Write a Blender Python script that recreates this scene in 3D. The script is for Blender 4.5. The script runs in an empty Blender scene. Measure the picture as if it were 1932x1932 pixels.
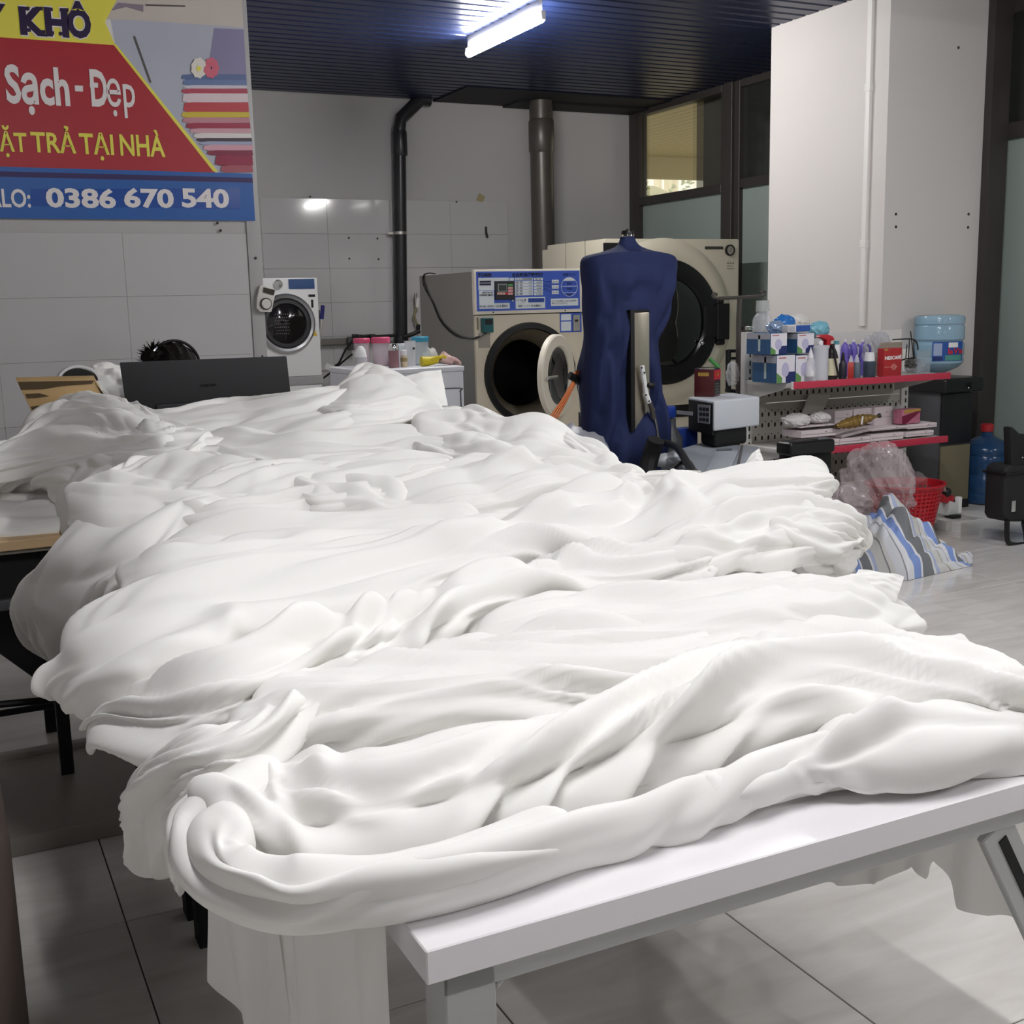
import bpy, bmesh, math, random
import numpy as np
from mathutils import Vector, Matrix

S = bpy.context.scene
COL = S.collection
rnd = random.Random(7)

# ------------------------------------------------------------------ camera
F_PX, CX, CY, EYE = 2200.0, 966.0, 966.0, 1.35
def _axes():
    d = np.array([-140 - CX, 600 - CY, F_PX])
    Y = d / np.linalg.norm(d)
    n = np.cross(np.array([1, -.0237, 0.]), d); n /= np.linalg.norm(n)
    if n[1] > 0: n = -n
    return np.array([np.cross(Y, n), Y, n])
RW = _axes()
cam_data = bpy.data.cameras.new('camera')
cam_data.sensor_width = 36; cam_data.lens = 36 * F_PX / 1932
cam_data.clip_start = .02; cam_data.clip_end = 200
cam = bpy.data.objects.new('camera', cam_data); COL.objects.link(cam)
M = Matrix.Identity(4)
for i in range(3):
    M[i][0] = RW[i][0]; M[i][1] = -RW[i][1]; M[i][2] = -RW[i][2]
M[2][3] = EYE
cam.matrix_world = M
S.camera = cam

def at(u, v, x=None, y=None, z=None):
    """world point seen at photo pixel (u, v) on the plane x=, y= or z="""
    r = RW @ np.array([u - CX, v - CY, F_PX])
    if z is not None: t = (z - EYE) / r[2]
    elif y is not None: t = y / r[1]
    else: t = x / r[0]
    p = r * t
    return Vector((p[0], p[1], p[2] + EYE))

# ------------------------------------------------------------------ world, exposure
S.view_settings.view_transform = 'Standard'
S.view_settings.look = 'None'
S.view_settings.exposure = 0.15
S.view_settings.gamma = 1.0
S.view_settings.use_curve_mapping = False
W = bpy.data.worlds.new('world'); S.world = W; W.use_nodes = True
bg = W.node_tree.nodes['Background']
bg.inputs[0].default_value = (.85, .80, .62, 1); bg.inputs[1].default_value = 1.3
TUBE_STRENGTH = 200.0
# fluorescent tubes (x, y0, y1); the first is the one in view, the rest light the room in front of it and behind the camera
TUBES = [(3.56, 6.66, 7.78), (3.2, 2.6, 3.75), (.7, .25, 1.4), (6.0, .5, 1.65), (3.3, -1.6, -.45)]
TUBE_Z = 3.07

# ------------------------------------------------------------------ materials
def lin(h):
    if isinstance(h, str):
        h = h.lstrip('#'); c = [int(h[i:i+2], 16) / 255 for i in (0, 2, 4)]
    else: c = h
    return tuple(x / 12.92 if x <= .04045 else ((x + .055) / 1.055) ** 2.4 for x in c) + (1.0,)
_M = {}
def mat(name, color='#cccccc', rough=.5, metal=0., var=0., vscale=8., alpha=1., trans=0., emit=0., bump=0., bscale=60., coat=0., spec=.5, ior=1.45, sheen=0., stretch=None):
    if name in _M: return _M[name]
    m = bpy.data.materials.new(name); m.use_nodes = True
    nt = m.node_tree; b = nt.nodes['Principled BSDF']
    c = lin(color)
    b.inputs['Base Color'].default_value = c
    b.inputs['Roughness'].default_value = rough; b.inputs['Metallic'].default_value = metal
    b.inputs['Alpha'].default_value = alpha; b.inputs['Transmission Weight'].default_value = trans
    b.inputs['Coat Weight'].default_value = coat; b.inputs['Specular IOR Level'].default_value = spec
    b.inputs['IOR'].default_value = ior; b.inputs['Sheen Weight'].default_value = sheen
    if emit:
        b.inputs['Emission Color'].default_value = c; b.inputs['Emission Strength'].default_value = emit
    if var or bump:
        tc = nt.nodes.new('ShaderNodeTexCoord'); src = tc.outputs['Object']
        if stretch:
            mp = nt.nodes.new('ShaderNodeMapping'); mp.inputs['Scale'].default_value = stretch
            nt.links.new(src, mp.inputs['Vector']); src = mp.outputs['Vector']
    if var:
        n = nt.nodes.new('ShaderNodeTexNoise'); n.inputs['Scale'].default_value = vscale; n.inputs['Detail'].default_value = 5
        nt.links.new(src, n.inputs['Vector'])
        r = nt.nodes.new('ShaderNodeMix'); r.data_type = 'RGBA'
        r.inputs[6].default_value = tuple(max(0, x * (1 - var)) for x in c[:3]) + (1,)
        r.inputs[7].default_value = tuple(min(1, x * (1 + var)) for x in c[:3]) + (1,)
        nt.links.new(n.outputs['Fac'], r.inputs[0]); nt.links.new(r.outputs[2], b.inputs['Base Color'])
    if bump:
        n2 = nt.nodes.new('ShaderNodeTexNoise'); n2.inputs['Scale'].default_value = bscale; n2.inputs['Detail'].default_value = 3
        nt.links.new(src, n2.inputs['Vector'])
        bp = nt.nodes.new('ShaderNodeBump'); bp.inputs['Strength'].default_value = bump; bp.inputs['Distance'].default_value = .01
        nt.links.new(n2.outputs['Fac'], bp.inputs['Height']); nt.links.new(bp.outputs['Normal'], b.inputs['Normal'])
    _M[name] = m
    return m

# ------------------------------------------------------------------ mesh builder
class MB:
    def __init__(s): s.v = []; s.f = []; s.m = []; s.cur = 0
    def _add(s, vs, fs):
        o = len(s.v); s.v += [tuple(p) for p in vs]; s.f += [tuple(i + o for i in f) for f in fs]; s.m += [s.cur] * len(fs); return s
    def box(s, c, d, rz=0, rx=0, ry=0):
        R = Matrix.Rotation(rz, 3, 'Z') @ Matrix.Rotation(ry, 3, 'Y') @ Matrix.Rotation(rx, 3, 'X')
        vs = []
        for z in (-.5, .5):
            for x, y in ((-.5, -.5), (.5, -.5), (.5, .5), (-.5, .5)):
                vs.append(Vector(c) + R @ Vector((x * d[0], y * d[1], z * d[2])))
        return s._add(vs, [(3, 2, 1, 0), (4, 5, 6, 7), (0, 1, 5, 4), (1, 2, 6, 5), (2, 3, 7, 6), (3, 0, 4, 7)])
    def bx(s, x0, x1, y0, y1, z0, z1):
        return s.box(((x0+x1)/2, (y0+y1)/2, (z0+z1)/2), (x1-x0, y1-y0, z1-z0))
    def tube(s, pts, r, n=10, cap=True):
        pts = [Vector(p) for p in pts]; rr = r if isinstance(r, (list, tuple)) else [r] * len(pts)
        vs = []; fs = []; up = None
        for i, p in enumerate(pts):
            t = (pts[min(i+1, len(pts)-1)] - pts[max(i-1, 0)]).normalized()
            if up is None:
                up = Vector((0, 0, 1)) if abs(t.z) < .9 else Vector((1, 0, 0))
            a = t.cross(up)
            if a.length < 1e-5: a = t.cross(Vector((0, 1, 0)))
            a.normalize(); b = a.cross(t).normalized(); up = b
            for k in range(n):
                w = 2 * math.pi * k / n
                vs.append(p + (a * math.cos(w) + b * math.sin(w)) * rr[i])
        for i in range(len(pts) - 1):
            for k in range(n):
                fs.append((i*n+k, i*n+(k+1) % n, (i+1)*n+(k+1) % n, (i+1)*n+k))
        if cap:
            fs.append(tuple(range(n))[::-1]); fs.append(tuple(range((len(pts)-1)*n, len(pts)*n)))
        return s._add(vs, fs)
    def cyl(s, p0, p1, r, n=20): return s.tube([p0, p1], r, n)
    def lathe(s, c, prof, n=24, axis='Z', cap=True):
        vs = []; fs = []; c = Vector(c)
        for (r, h) in prof:
            for k in range(n):
                w = 2 * math.pi * k / n; x, y = r * math.cos(w), r * math.sin(w)
                q = {'Z': (x, y, h), 'Y': (x, h, y), 'X': (h, x, y)}[axis]
                vs.append(c + Vector(q))
        for i in range(len(prof) - 1):
            for k in range(n):
                fs.append((i*n+k, i*n+(k+1) % n, (i+1)*n+(k+1) % n, (i+1)*n+k))
        if cap:
            fs.append(tuple(range(n))[::-1]); fs.append(tuple(range((len(prof)-1)*n, len(prof)*n)))
        return s._add(vs, fs)
    def prism(s, poly, d):           # 3D polygon pushed along vector d
        n = len(poly); d = Vector(d); a = [Vector(p) for p in poly]
        return s._add(a + [p + d for p in a], [tuple(range(n))[::-1], tuple(range(n, 2*n))] + [(i, (i+1) % n, (i+1) % n + n, i + n) for i in range(n)])
    def quad(s, *p): return s._add(p, [tuple(range(len(p)))])
    def grid(s, P, close=False):
        r, c = len(P), len(P[0]); vs = [p for row in P for p in row]; fs = []
        for i in range(r - 1):
            for j in range(c if close else c - 1):
                fs.append((i*c+j, i*c+(j+1) % c, (i+1)*c+(j+1) % c, (i+1)*c+j))
        return s._add(vs, fs)
    def ico(s, c, r, sub=2, sq=(1, 1, 1)):
        bm = bmesh.new(); bmesh.ops.create_icosphere(bm, subdivisions=sub, radius=r)
        vs = [Vector(c) + Vector((v.co.x*sq[0], v.co.y*sq[1], v.co.z*sq[2])) for v in bm.verts]
        fs = [tuple(v.index for v in f.verts) for f in bm.faces]; bm.free()
        return s._add(vs, fs)
    def build(s, name, m, parent=None, bevel=0, smooth=35, kind=None, label=None, seg=2, noflip=False):
        o0 = ORG.get(parent.name, Vector()) if parent else Vector()
        me = bpy.data.meshes.new(name)
        me.from_pydata([tuple(Vector(p) - o0) for p in s.v], [], s.f)
        ms = m if isinstance(m, (list, tuple)) else [m]
        for x in ms: me.materials.append(x)
        me.polygons.foreach_set('material_index', s.m)
        bm = bmesh.new(); bm.from_mesh(me)
        if not noflip: bmesh.ops.recalc_face_normals(bm, faces=bm.faces)
        if bevel:
            es = [e for e in bm.edges if len(e.link_faces) == 2 and e.calc_face_angle(0) > .5]
            bmesh.ops.bevel(bm, geom=es, offset=bevel, segments=seg, affect='EDGES', profile=.6, clamp_overlap=True)
        bm.to_mesh(me); bm.free()
        if smooth:
            me.shade_smooth(); me.set_sharp_from_angle(angle=math.radians(smooth))
        o = bpy.data.objects.new(name, me); COL.objects.link(o)
        if parent: o.parent = parent; ORG[o.name] = o0
        if kind: o['kind'] = kind
        if label: o['label'] = label
        return o
ORG = {}
def tag(o, label, cat, group=None):
    o['label'] = label; o['category'] = cat
    if group: o['group'] = group
    return o
def thing(name, label, cat, loc=(0, 0, 0), group=None):
    o = bpy.data.objects.new(name, None); COL.objects.link(o); o.location = loc
    o.empty_display_size = .1
    ORG[o.name] = Vector(loc)
    return tag(o, label, cat, group)
def solo(mb, name, m, label, cat, group=None, **k):
    return tag(mb.build(name, m, **k), label, cat, group)
def copy_thing(t, loc, label=None, group=None, rz=None):
    r = t.copy(); COL.objects.link(r); r.location = loc
    if rz is not None: r.rotation_euler.z = rz
    if label: r['label'] = label
    if group: r['group'] = group
    for ch in list(t.children):
        c = ch.copy(); COL.objects.link(c); c.parent = r
        for g in list(ch.children):
            d = g.copy(); COL.objects.link(d); d.parent = c
    return r
def text(body, name, m, parent, pos, size, sx=1., bold=0., rot=(math.pi/2, 0, 0), ext=.0006, align='LEFT', shear=0., sp=1.):
    c = bpy.data.curves.new(name, 'FONT'); c.body = body; c.size = size; c.align_x = align; c.offset = bold
    c.extrude = ext; c.shear = shear; c.resolution_u = 3; c.space_character = sp
    o = bpy.data.objects.new(name, c); COL.objects.link(o)
    me = bpy.data.meshes.new_from_object(o.evaluated_get(bpy.context.evaluated_depsgraph_get()))
    bpy.data.objects.remove(o)
    me.materials.clear(); me.materials.append(m)
    me.transform(Matrix.Diagonal((sx, 1, 1, 1)))
    o = bpy.data.objects.new(name, me); COL.objects.link(o)
    from mathutils import Euler
    o0 = ORG.get(parent.name, Vector()) if parent else Vector()
    o.parent = parent; o.location = Vector(pos) - o0; o.rotation_euler = rot
    return o
def crom(P, n):
    """Catmull-Rom through rows of P, n samples (numpy)"""
    P = np.asarray(P, float); k = len(P)
    x = np.linspace(0, k - 1, n); i = np.clip(x.astype(int), 0, k - 2); f = (x - i)[:, None]
    p0 = P[np.maximum(i-1, 0)]; p1 = P[i]; p2 = P[i+1]; p3 = P[np.minimum(i+2, k-1)]
    return .5 * ((2*p1) + (-p0+p2)*f + (2*p0-5*p1+4*p2-p3)*f*f + (-p0+3*p1-3*p2+p3)*f**3)
def arc(pts, n=16): return [Vector(p) for p in crom([tuple(p) for p in pts], n)]
# ------------------------------------------------------------------ shared materials
m_wall = mat('wall_paint', '#bdbbbb', .7, var=.03, vscale=3)
m_tile = mat('glazed_tile', '#c4c3c3', .08, var=.015, vscale=2, coat=.3)
m_joint = mat('tile_joint', '#a9a8a4', .8)
m_dark = mat('dark_frame', '#3a3634', .45, var=.12, vscale=6)
m_slat = mat('ceiling_slat', '#141f40', .36, metal=.15)
m_void = mat('ceiling_void', '#0b0b0f', .9)
m_black = mat('black_plastic', '#141416', .4)
m_blackm = mat('matte_black', '#0f0f11', .7)
m_white = mat('white_enamel', '#e6e6e6', .3)
m_cream = mat('cream_enamel', '#ddd3bd', .35, var=.03, vscale=4)
m_grey = mat('grey_enamel', '#8f8d86', .45, var=.05, vscale=4)
m_steel = mat('steel', '#b8b4ae', .3, metal=.9, var=.1, vscale=9)
m_chrome = mat('chrome', '#dddddd', .12, metal=1.)
m_red = mat('red_plastic', '#b0202c', .4)
m_redstrip = mat('red_price_strip', '#b8324a', .4)
m_clear = mat('clear_plastic', '#eeeef2', .12, alpha=.35)
m_pole = mat('pole_grey', '#57534e', .45, metal=.4)
m_glass = mat('window_glass', '#f4f6f4', .02, trans=1., ior=1.1, alpha=.25)
m_frost = mat('frosted_glass', '#98a49e', .45, var=.06, vscale=2)

# ------------------------------------------------------------------ setting
def struct(mb, name, m, **k): return mb.build(name, m, kind='structure', **k)
XW, YB, ZC, YN = 6.42, 10.2, 3.18, 6.0
X0, Y0 = -2.6, -3.0
floor = struct(MB().bx(X0, 8.6, Y0, 12.6, -.08, -.003), 'floor', mat('grout', '#4a4643', .9), smooth=0)

def floor_mat():
    m = bpy.data.materials.new('floor_tile'); m.use_nodes = True; nt = m.node_tree; b = nt.nodes['Principled BSDF']; L = nt.links.new
    tc = nt.nodes.new('ShaderNodeTexCoord'); oi = nt.nodes.new('ShaderNodeObjectInfo')
    add = nt.nodes.new('ShaderNodeVectorMath'); add.operation = 'ADD'
    sc = nt.nodes.new('ShaderNodeVectorMath'); sc.operation = 'SCALE'; sc.inputs['Scale'].default_value = 40
    cb = nt.nodes.new('ShaderNodeCombineXYZ'); L(oi.outputs['Random'], cb.inputs[0]); L(oi.outputs['Random'], cb.inputs[1])
    L(cb.outputs[0], sc.inputs[0]); L(tc.outputs['Object'], add.inputs[0]); L(sc.outputs[0], add.inputs[1])
    mp = nt.nodes.new('ShaderNodeMapping'); mp.inputs['Scale'].default_value = (1.2, 5.5, 1); mp.inputs['Rotation'].default_value = (0, 0, .3)
    L(add.outputs[0], mp.inputs[0])
    n = nt.nodes.new('ShaderNodeTexNoise'); n.inputs['Scale'].default_value = 2.2; n.inputs['Detail'].default_value = 6; n.inputs['Distortion'].default_value = .8
    L(mp.outputs[0], n.inputs['Vector'])
    r = nt.nodes.new('ShaderNodeValToRGB'); r.color_ramp.elements[0].position = .3; r.color_ramp.elements[1].position = .7
    r.color_ramp.elements[0].color = lin('#cbc7c2'); r.color_ramp.elements[1].color = lin('#dedbd7')
    L(n.outputs['Fac'], r.inputs[0]); L(r.outputs[0], b.inputs['Base Color'])
    b.inputs['Roughness'].default_value = .13; b.inputs['Specular IOR Level'].default_value = .6
    return m
m_floor = floor_mat()
GY = at(783, 1890.5, z=0).y
proto = None
for i in range(-4, 11):
    for j in range(-7, 15):
        x = .27 + .6 * i + .3; y = GY + .6 * j + .3
        if x > 6.75 or x < X0 + .1 or y > YB + .2: continue
        if proto is None:
            b = MB().box((0, 0, -.006), (.597, .597, .012))
            proto = b.build('tile', m_floor, floor, bevel=.0012, seg=1); o = proto
        else:
            o = proto.copy(); COL.objects.link(o)
        o.location = (x, y, 0)

# walls
wall_back = struct(MB().bx(1.2, XW + .1, YB, YB + .2, 0, ZC + .4), 'wall_back', m_wall)
wall_near = struct(MB().bx(X0, 1.555, YN, YN + .2, 0, ZC + .4), 'wall_left', m_wall)
struct(MB().bx(1.355, 1.555, YN + .2, YB, 0, ZC + .4), 'wall_middle', m_wall)
struct(MB().bx(X0 - .2, X0, Y0, YN + .2, 0, ZC + .4), 'wall_side', m_wall)
struct(MB().bx(X0 - .2, XW + .1, Y0 - .2, Y0, 0, ZC + .4), 'wall_rear', m_wall)
# glazed wall tiles, 60 x 30 cm, proud of the wall
def wall_tiles(parent, x0, nx, z0, nz, y, w=.592, h=.3, cut=None, gap=.0016):
    pr = None
    for i in range(nx):
        for j in range(nz):
            cx = x0 + w * (i + .5); cz = z0 + h * (j + .5)
            if cut and cx + w/2 > cut + .01: continue
            if pr is None:
                o = pr = MB().box((0, 0, 0), (w - gap, .012, h - gap)).build('tile', m_tile, parent, bevel=.001, seg=1)
            else:
                o = pr.copy(); COL.objects.link(o)
            o.location = (cx, y - .005, cz)
wall_tiles(wall_back, 2.663 - .592 * 2, 6, 2.3 - .3 * 5, 5, YB)
wall_tiles(wall_back, 2.663 - .592 * 2, 6, .02, 2, YB, h=.36)
wall_tiles(wall_near, 1.485 - .6 * 6, 6, .23, 5, YN, w=.6, gap=.0007)
struct(MB().bx(1.49, 1.558, YN - .012, YN - .001, 0, ZC), 'trim_1', mat('corner_trim', '#b2b0b0', .4), bevel=.003)
struct(MB().bx(2.95, 3.78, YB - .07, YB - .012, 1.03, 1.085), 'trim_2', mat('ledge_grey', '#77736e', .6), bevel=.004)
# old screws and stains in the tiled wall
mk = mat('screw_hole', '#3f3c39', .8)
for (u, v) in ((658, 449), (712, 450), (659, 488), (714, 489), (585, 371), (861, 381)):
    p = at(u, v, y=YB - .012); MB().cyl(p, p + Vector((0, -.004, 0)), .009, 8).build('screw', mk, wall_back)
p = at(907, 374, y=YB - .002); MB().box(p, (.07, .003, .07), ry=.5).build('stain', mat('stain_ochre', '#a79a76', .9), wall_back)
p = at(917, 438, y=YB - .014); MB().tube([p + Vector((0, 0, .05)), p, p + Vector((.005, -.015, -.05))], .012, 6).build('hook', mk, wall_back)
for (u, v) in ((410, 421), (416, 435), (482, 487)):
    p = at(u, v, y=YN - .012); MB().cyl(p, p + Vector((0, -.004, 0)), .007, 8).build('screw', mk, wall_near)

# column
struct(MB().bx(5.41, XW, 5.66, 6.79, 0, ZC + .2), 'wall_column', mat('column_paint', '#d5d0cd', .65, var=.02, vscale=2), bevel=.004)
col = bpy.data.objects['wall_column']
for (u, v) in ((1690, 404), (1690, 428), (1827, 404), (1826, 429), (1808, 90)):
    p = at(u, v, y=5.66); MB().cyl(p, p + Vector((0, -.004, 0)), .009, 8).build('screw', mk, col)
# white conduit on the column's left face
cd = thing('conduit', 'white plastic cable conduit running up the left face of the white column', 'conduit', (5.40, 5.9, 1.0))
pb = at(1627, 615, x=5.40); pt = at(1640, 5, x=5.40)
MB().bx(5.385, 5.41, pb.y - .02, pb.y + .02, pb.z, 3.17).build('channel', mat('conduit_white', '#e8e5e2', .5), cd, bevel=.004)
for zz in (1.65, 2.6): MB().bx(5.381, 5.41, pb.y - .025, pb.y + .025, zz, zz + .05).build('joint_clip', mat('conduit_white'), cd, bevel=.003)

# ceiling
ceil = struct(MB().bx(X0, XW + .1, Y0, YB + .1, ZC + .12, ZC + .2), 'ceiling', m_void, smooth=0)
pr = None
n = 0; y = YB - .07
while y > Y0:
    if pr is None:
        b = MB(); w = .112; xs = (X0 + XW) / 2; L = XW - X0 - .02
        pf = [(-w/2, .04), (-w/2, .008), (-w/2 + .01, 0), (w/2 - .01, 0), (w/2, .008), (w/2, .04), (w/2 - .006, .04), (w/2 - .006, .01), (-w/2 + .006, .01), (-w/2 + .006, .04)]
        b.prism([(-L/2, a, c) for a, c in pf], (L, 0, 0))
        o = pr = b.build('slat', m_slat, ceil, smooth=20)
    else:
        o = pr.copy(); COL.objects.link(o)
    o.location = (xs, y, ZC); y -= .13
struct(MB().bx(4.3, XW, 9.45, YB - .02, ZC - .012, ZC - .001), 'trim_3', mat('soffit_dark', '#17161a', .7))
struct(MB().bx(5.0, XW, 9.85, YB - .02, ZC - .03, ZC - .012), 'trim_4', mat('soffit_dark'))

# ------------------------------------------------------------------ window wall on the right
def frame_bar(o, y0, y1, z0, z1, x0=XW - .03, x1=XW + .07, name='frame'):
    return MB().bx(x0, x1, y0, y1, z0, z1).build(name, m_dark, o, bevel=.004, seg=1)
def pane(o, y0, y1, z0, z1, m, name='pane'):
    return MB().bx(XW + .015, XW + .025, y0, y1, z0, z1).build(name, m, o)
win1 = struct(MB().bx(XW - .03, XW + .07, 10.02, YB, 0, ZC), 'window_1', m_dark, bevel=.004)
frame_bar(win1, 8.43, 8.69, 0, ZC); frame_bar(win1, 8.69, 10.02, 2.275, 2.35); frame_bar(win1, 8.69, 10.02, 3.12, ZC + .05); frame_bar(win1, 8.69, 10.02, 0, .08)
frame_bar(win1, 8.50, 8.62, 0, ZC, XW - .06, XW - .03, 'mullion_cap')
pane(win1, 8.69, 10.02, 2.35, 3.12, m_glass); pane(win1, 8.69, 10.02, .08, 2.275, m_frost)
win2 = struct(MB().bx(XW - .03, XW + .07, 6.79, 8.43, 2.29, 2.365), 'window_2', m_dark, bevel=.004)
frame_bar(win2, 6.79, 8.43, 3.12, ZC + .05); frame_bar(win2, 6.79, 8.43, 0, .08)
m_dglass = mat('dark_glass', '#2e302d', .12, coat=.4)
pane(win2, 6.79, 8.43, 2.365, 3.12, m_dglass); pane(win2, 6.79, 8.43, .08, 2.29, m_frost)
win3 = struct(MB().bx(XW - .04, XW + .07, 5.68, 5.84, 0, ZC), 'window_3', m_dark, bevel=.004)
MB().bx(XW - .19, XW - .03, 5.60, 5.665, 0, ZC).build('post', m_dark, win3, bevel=.004)
frame_bar(win3, 2.6, 5.68, 2.33, 2.43); frame_bar(win3, 2.6, 5.68, 0, .06); frame_bar(win3, 2.6, 5.68, 3.1, ZC + .05)
pane(win3, 4.3, 5.68, .06, 2.33, m_frost); pane(win3, 2.6, 5.68, 2.43, 3.1, m_dglass)
frame_bar(win3, 4.2, 4.3, 0, 2.33); pane(win3, 2.6, 4.2, .06, 2.33, m_frost); frame_bar(win3, 2.5, 2.6, 0, ZC)
win4 = struct(MB().bx(XW - .03, XW + .07, Y0, 2.5, 2.33, 2.43), 'window_4', m_dark)
pane(win4, Y0, 2.5, 0, 2.33, m_frost); pane(win4, Y0, 2.5, 2.43, ZC, m_dglass)

# outside, seen through the clear pane: a covered passage
ms = mat('soffit_beige', '#b7ac8c', .7)
so = struct(MB().bx(XW + .07, 11.5, 8.6, 14.0, 3.34, 3.4), 'ceiling_outside', mat('soffit_gap', '#4b4536', .9))
for k in range(36):
    x = XW + .2 + k * .14
    MB().bx(x, x + .12, 8.6, 14.0, 3.30, 3.345).build('slat', ms, so)
wo = struct(MB().bx(XW + .07, 14, 14.0, 14.2, 3.02, 3.6), 'wall_outside', mat('outside_wall', '#b9b094', .8, var=.05))
struct(MB().bx(XW + .07, 14, 8, 22, -.1, -.02), 'floor_outside', mat('pavement', '#9a958a', .8))
struct(MB().bx(6.62, 6.9, 8.3, 9.38, 0, 3.3), 'wall_passage', mat('passage_wall', '#56544b', .8))
for k, (u0, u1) in enumerate(((1243, 1249), (1263, 1268), (1276, 1280))):
    a = at(u0, 355, y=16); c = at(u1, 355, y=16)
    solo(MB().bx(a.x, c.x, 16, 16.15, 0, 3.6), 'post', mat('post_cream', '#efe6cc', .7),
         ('left', 'middle', 'thin right')[k] + ' cream post seen through the clear upper window pane', 'post')
hd = thing('garden_wall', 'tan wall behind the cream posts outside the clear window pane', 'wall', (8.5, 17.5, 0))
MB().bx(7, 13, 17.5, 17.7, 0, 2.9).build('body', mat('garden_tan', '#a89878', .9, var=.2, vscale=1.5), hd)
p = at(1308, 350, y=15.6)
b = MB()
for k in range(60):
    q = p + Vector((rnd.uniform(-.35, .3), rnd.uniform(-.2, .2), rnd.uniform(-.35, .12)))
    d = Vector((rnd.uniform(-1, 1), rnd.uniform(-1, 1), rnd.uniform(-.4, 1))).normalized() * .11; e = d.cross(Vector((.3, .4, .8))).normalized() * .035
    b.quad(q, q + d * .5 + e, q + d, q + d * .5 - e)
sh = thing('shrub', 'bright green shrub outside the clear upper window pane', 'shrub', (p.x, p.y, 0))
b.build('foliage', mat('leaf_green', '#7f9a3c', .6), sh, noflip=True, kind='stuff')
MB().tube([(p.x, p.y, -.02), (p.x + .03, p.y, 1.2), (p.x, p.y, p.z - .2)], .03, 7).build('stem', mat('bark', '#5b4a38', .8), sh)
p = at(1224, 385, y=15.4); b = MB(); b.ico(p, .36, 3, (1.1, .8, .75))
rk = thing('clipped_bush', 'round olive bush outside behind the window transom', 'bush', (p.x, p.y, 0))
b.build('crown', mat('olive_green', '#8b8a5a', .8, var=.2, vscale=12), rk)
MB().tube([(p.x, p.y, -.02), (p.x, p.y, p.z)], .05, 8).build('stem', mat('bark'), rk)

# ------------------------------------------------------------------ fluorescent tubes
m_tube = mat('tube_light', '#fffdfb', .5, emit=TUBE_STRENGTH)
m_bat = mat('batten_white', '#f0f0f0', .4)
WHERE = ['fluorescent tube lamp glowing under the dark ceiling slats, the one in view', 'fluorescent tube lamp above the right end of the white table', 'fluorescent tube lamp right over the heap of white fabric',
         'fluorescent tube lamp beside the right window wall', 'fluorescent tube lamp behind the photographer']
for k, (x, y0, y1) in enumerate(TUBES):
    t = thing('tube_lamp', WHERE[k], 'lamp', (x, (y0 + y1) / 2, ZC), 'ceiling tube lamps')
    MB().bx(x - .014, x + .014, y0 + .03, y1 - .03, TUBE_Z + .025, ZC).build('batten', m_bat, t, bevel=.004)
    MB().cyl((x, y0 + .02, TUBE_Z), (x, y1 - .02, TUBE_Z), .026, 16).build('tube', m_tube, t)
    for yy in (y0, y1):
        MB().bx(x - .014, x + .014, yy - .012, yy + .012, TUBE_Z - .012, TUBE_Z + .04).build('end_cap', m_bat, t, bevel=.004)
# ------------------------------------------------------------------ tables
m_lam = mat('white_laminate', '#ece9ec', .35)
m_lamleg = mat('table_leg_grey', '#b9bbba', .45)
TX0, TZ = .364, .75
def white_table(y0, y1, label, legm, TX1, legs):
    t = thing('work_table', label, 'table', (TX0, y0, 0))
    MB().bx(TX0, TX1, y0, y1, TZ - .036, TZ).build('table_top', m_lam, t, bevel=.0015, seg=1)
    for (a, b_, c, d) in ((TX0 + .03, TX1 - .03, y0 + .03, y0 + .055), (TX0 + .03, TX1 - .03, y1 - .055, y1 - .03), (TX0 + .03, TX0 + .055, y0 + .055, y1 - .055), (TX1 - .055, TX1 - .03, y0 + .055, y1 - .055)):
        MB().bx(a, b_, c, d, TZ - .075, TZ - .036).build('apron', legm, t, bevel=.002, seg=1)
    for (x, y) in legs:
        b = MB(); b.bx(x, x + .056, y, y + .056, 0, TZ - .036)
        b.prism([(x + .056, y, TZ - .075), (x + .056, y, TZ - .085), (x + .066, y, TZ - .075)], (0, .025, 0))
        b.build('leg', legm, t, bevel=.002, seg=1)
    return t
fr_t = white_table(.948, 1.70, 'white laminate table at the front of the heap, its near edge and corner bare', m_lamleg, 1.40, ((.394, .978), (.394, 1.614)))
white_table(1.715, 2.46, 'white table hidden under the middle of the fabric heap, on black legs', m_blackm, 1.62, ((.394, 1.745), (.394, 2.374), (1.534, 2.374)))
white_table(2.475, 3.22, 'white table hidden under the far part of the fabric heap', m_blackm, 1.9, ((.394, 2.505), (.394, 3.134), (1.814, 2.505), (1.814, 3.134)))
# slanted slotted steel struts carry the right end of the front table
for y in (.985,):
    a, b_ = Vector((1.165, y, .675)), Vector((1.56, y, .0)) if y < 1.2 else Vector((1.60, y, 0.))
    if y > 1.2: a.x = 1.33
    d = (b_ - a).normalized(); w = Vector((d.z, 0, -d.x)) * -.028
    MB().prism([a - w, a + w, b_ + w, b_ - w], (0, .012, 0)).build('strut', m_lamleg, fr_t, bevel=.002, seg=1)
    MB().prism([a + d * .02 - w * .25, a + d * .02 + w * .25, a + d * .16 + w * .25, a + d * .16 - w * .25], (0, -.002, 0)).build('strut_slot', m_blackm, fr_t)

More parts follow.
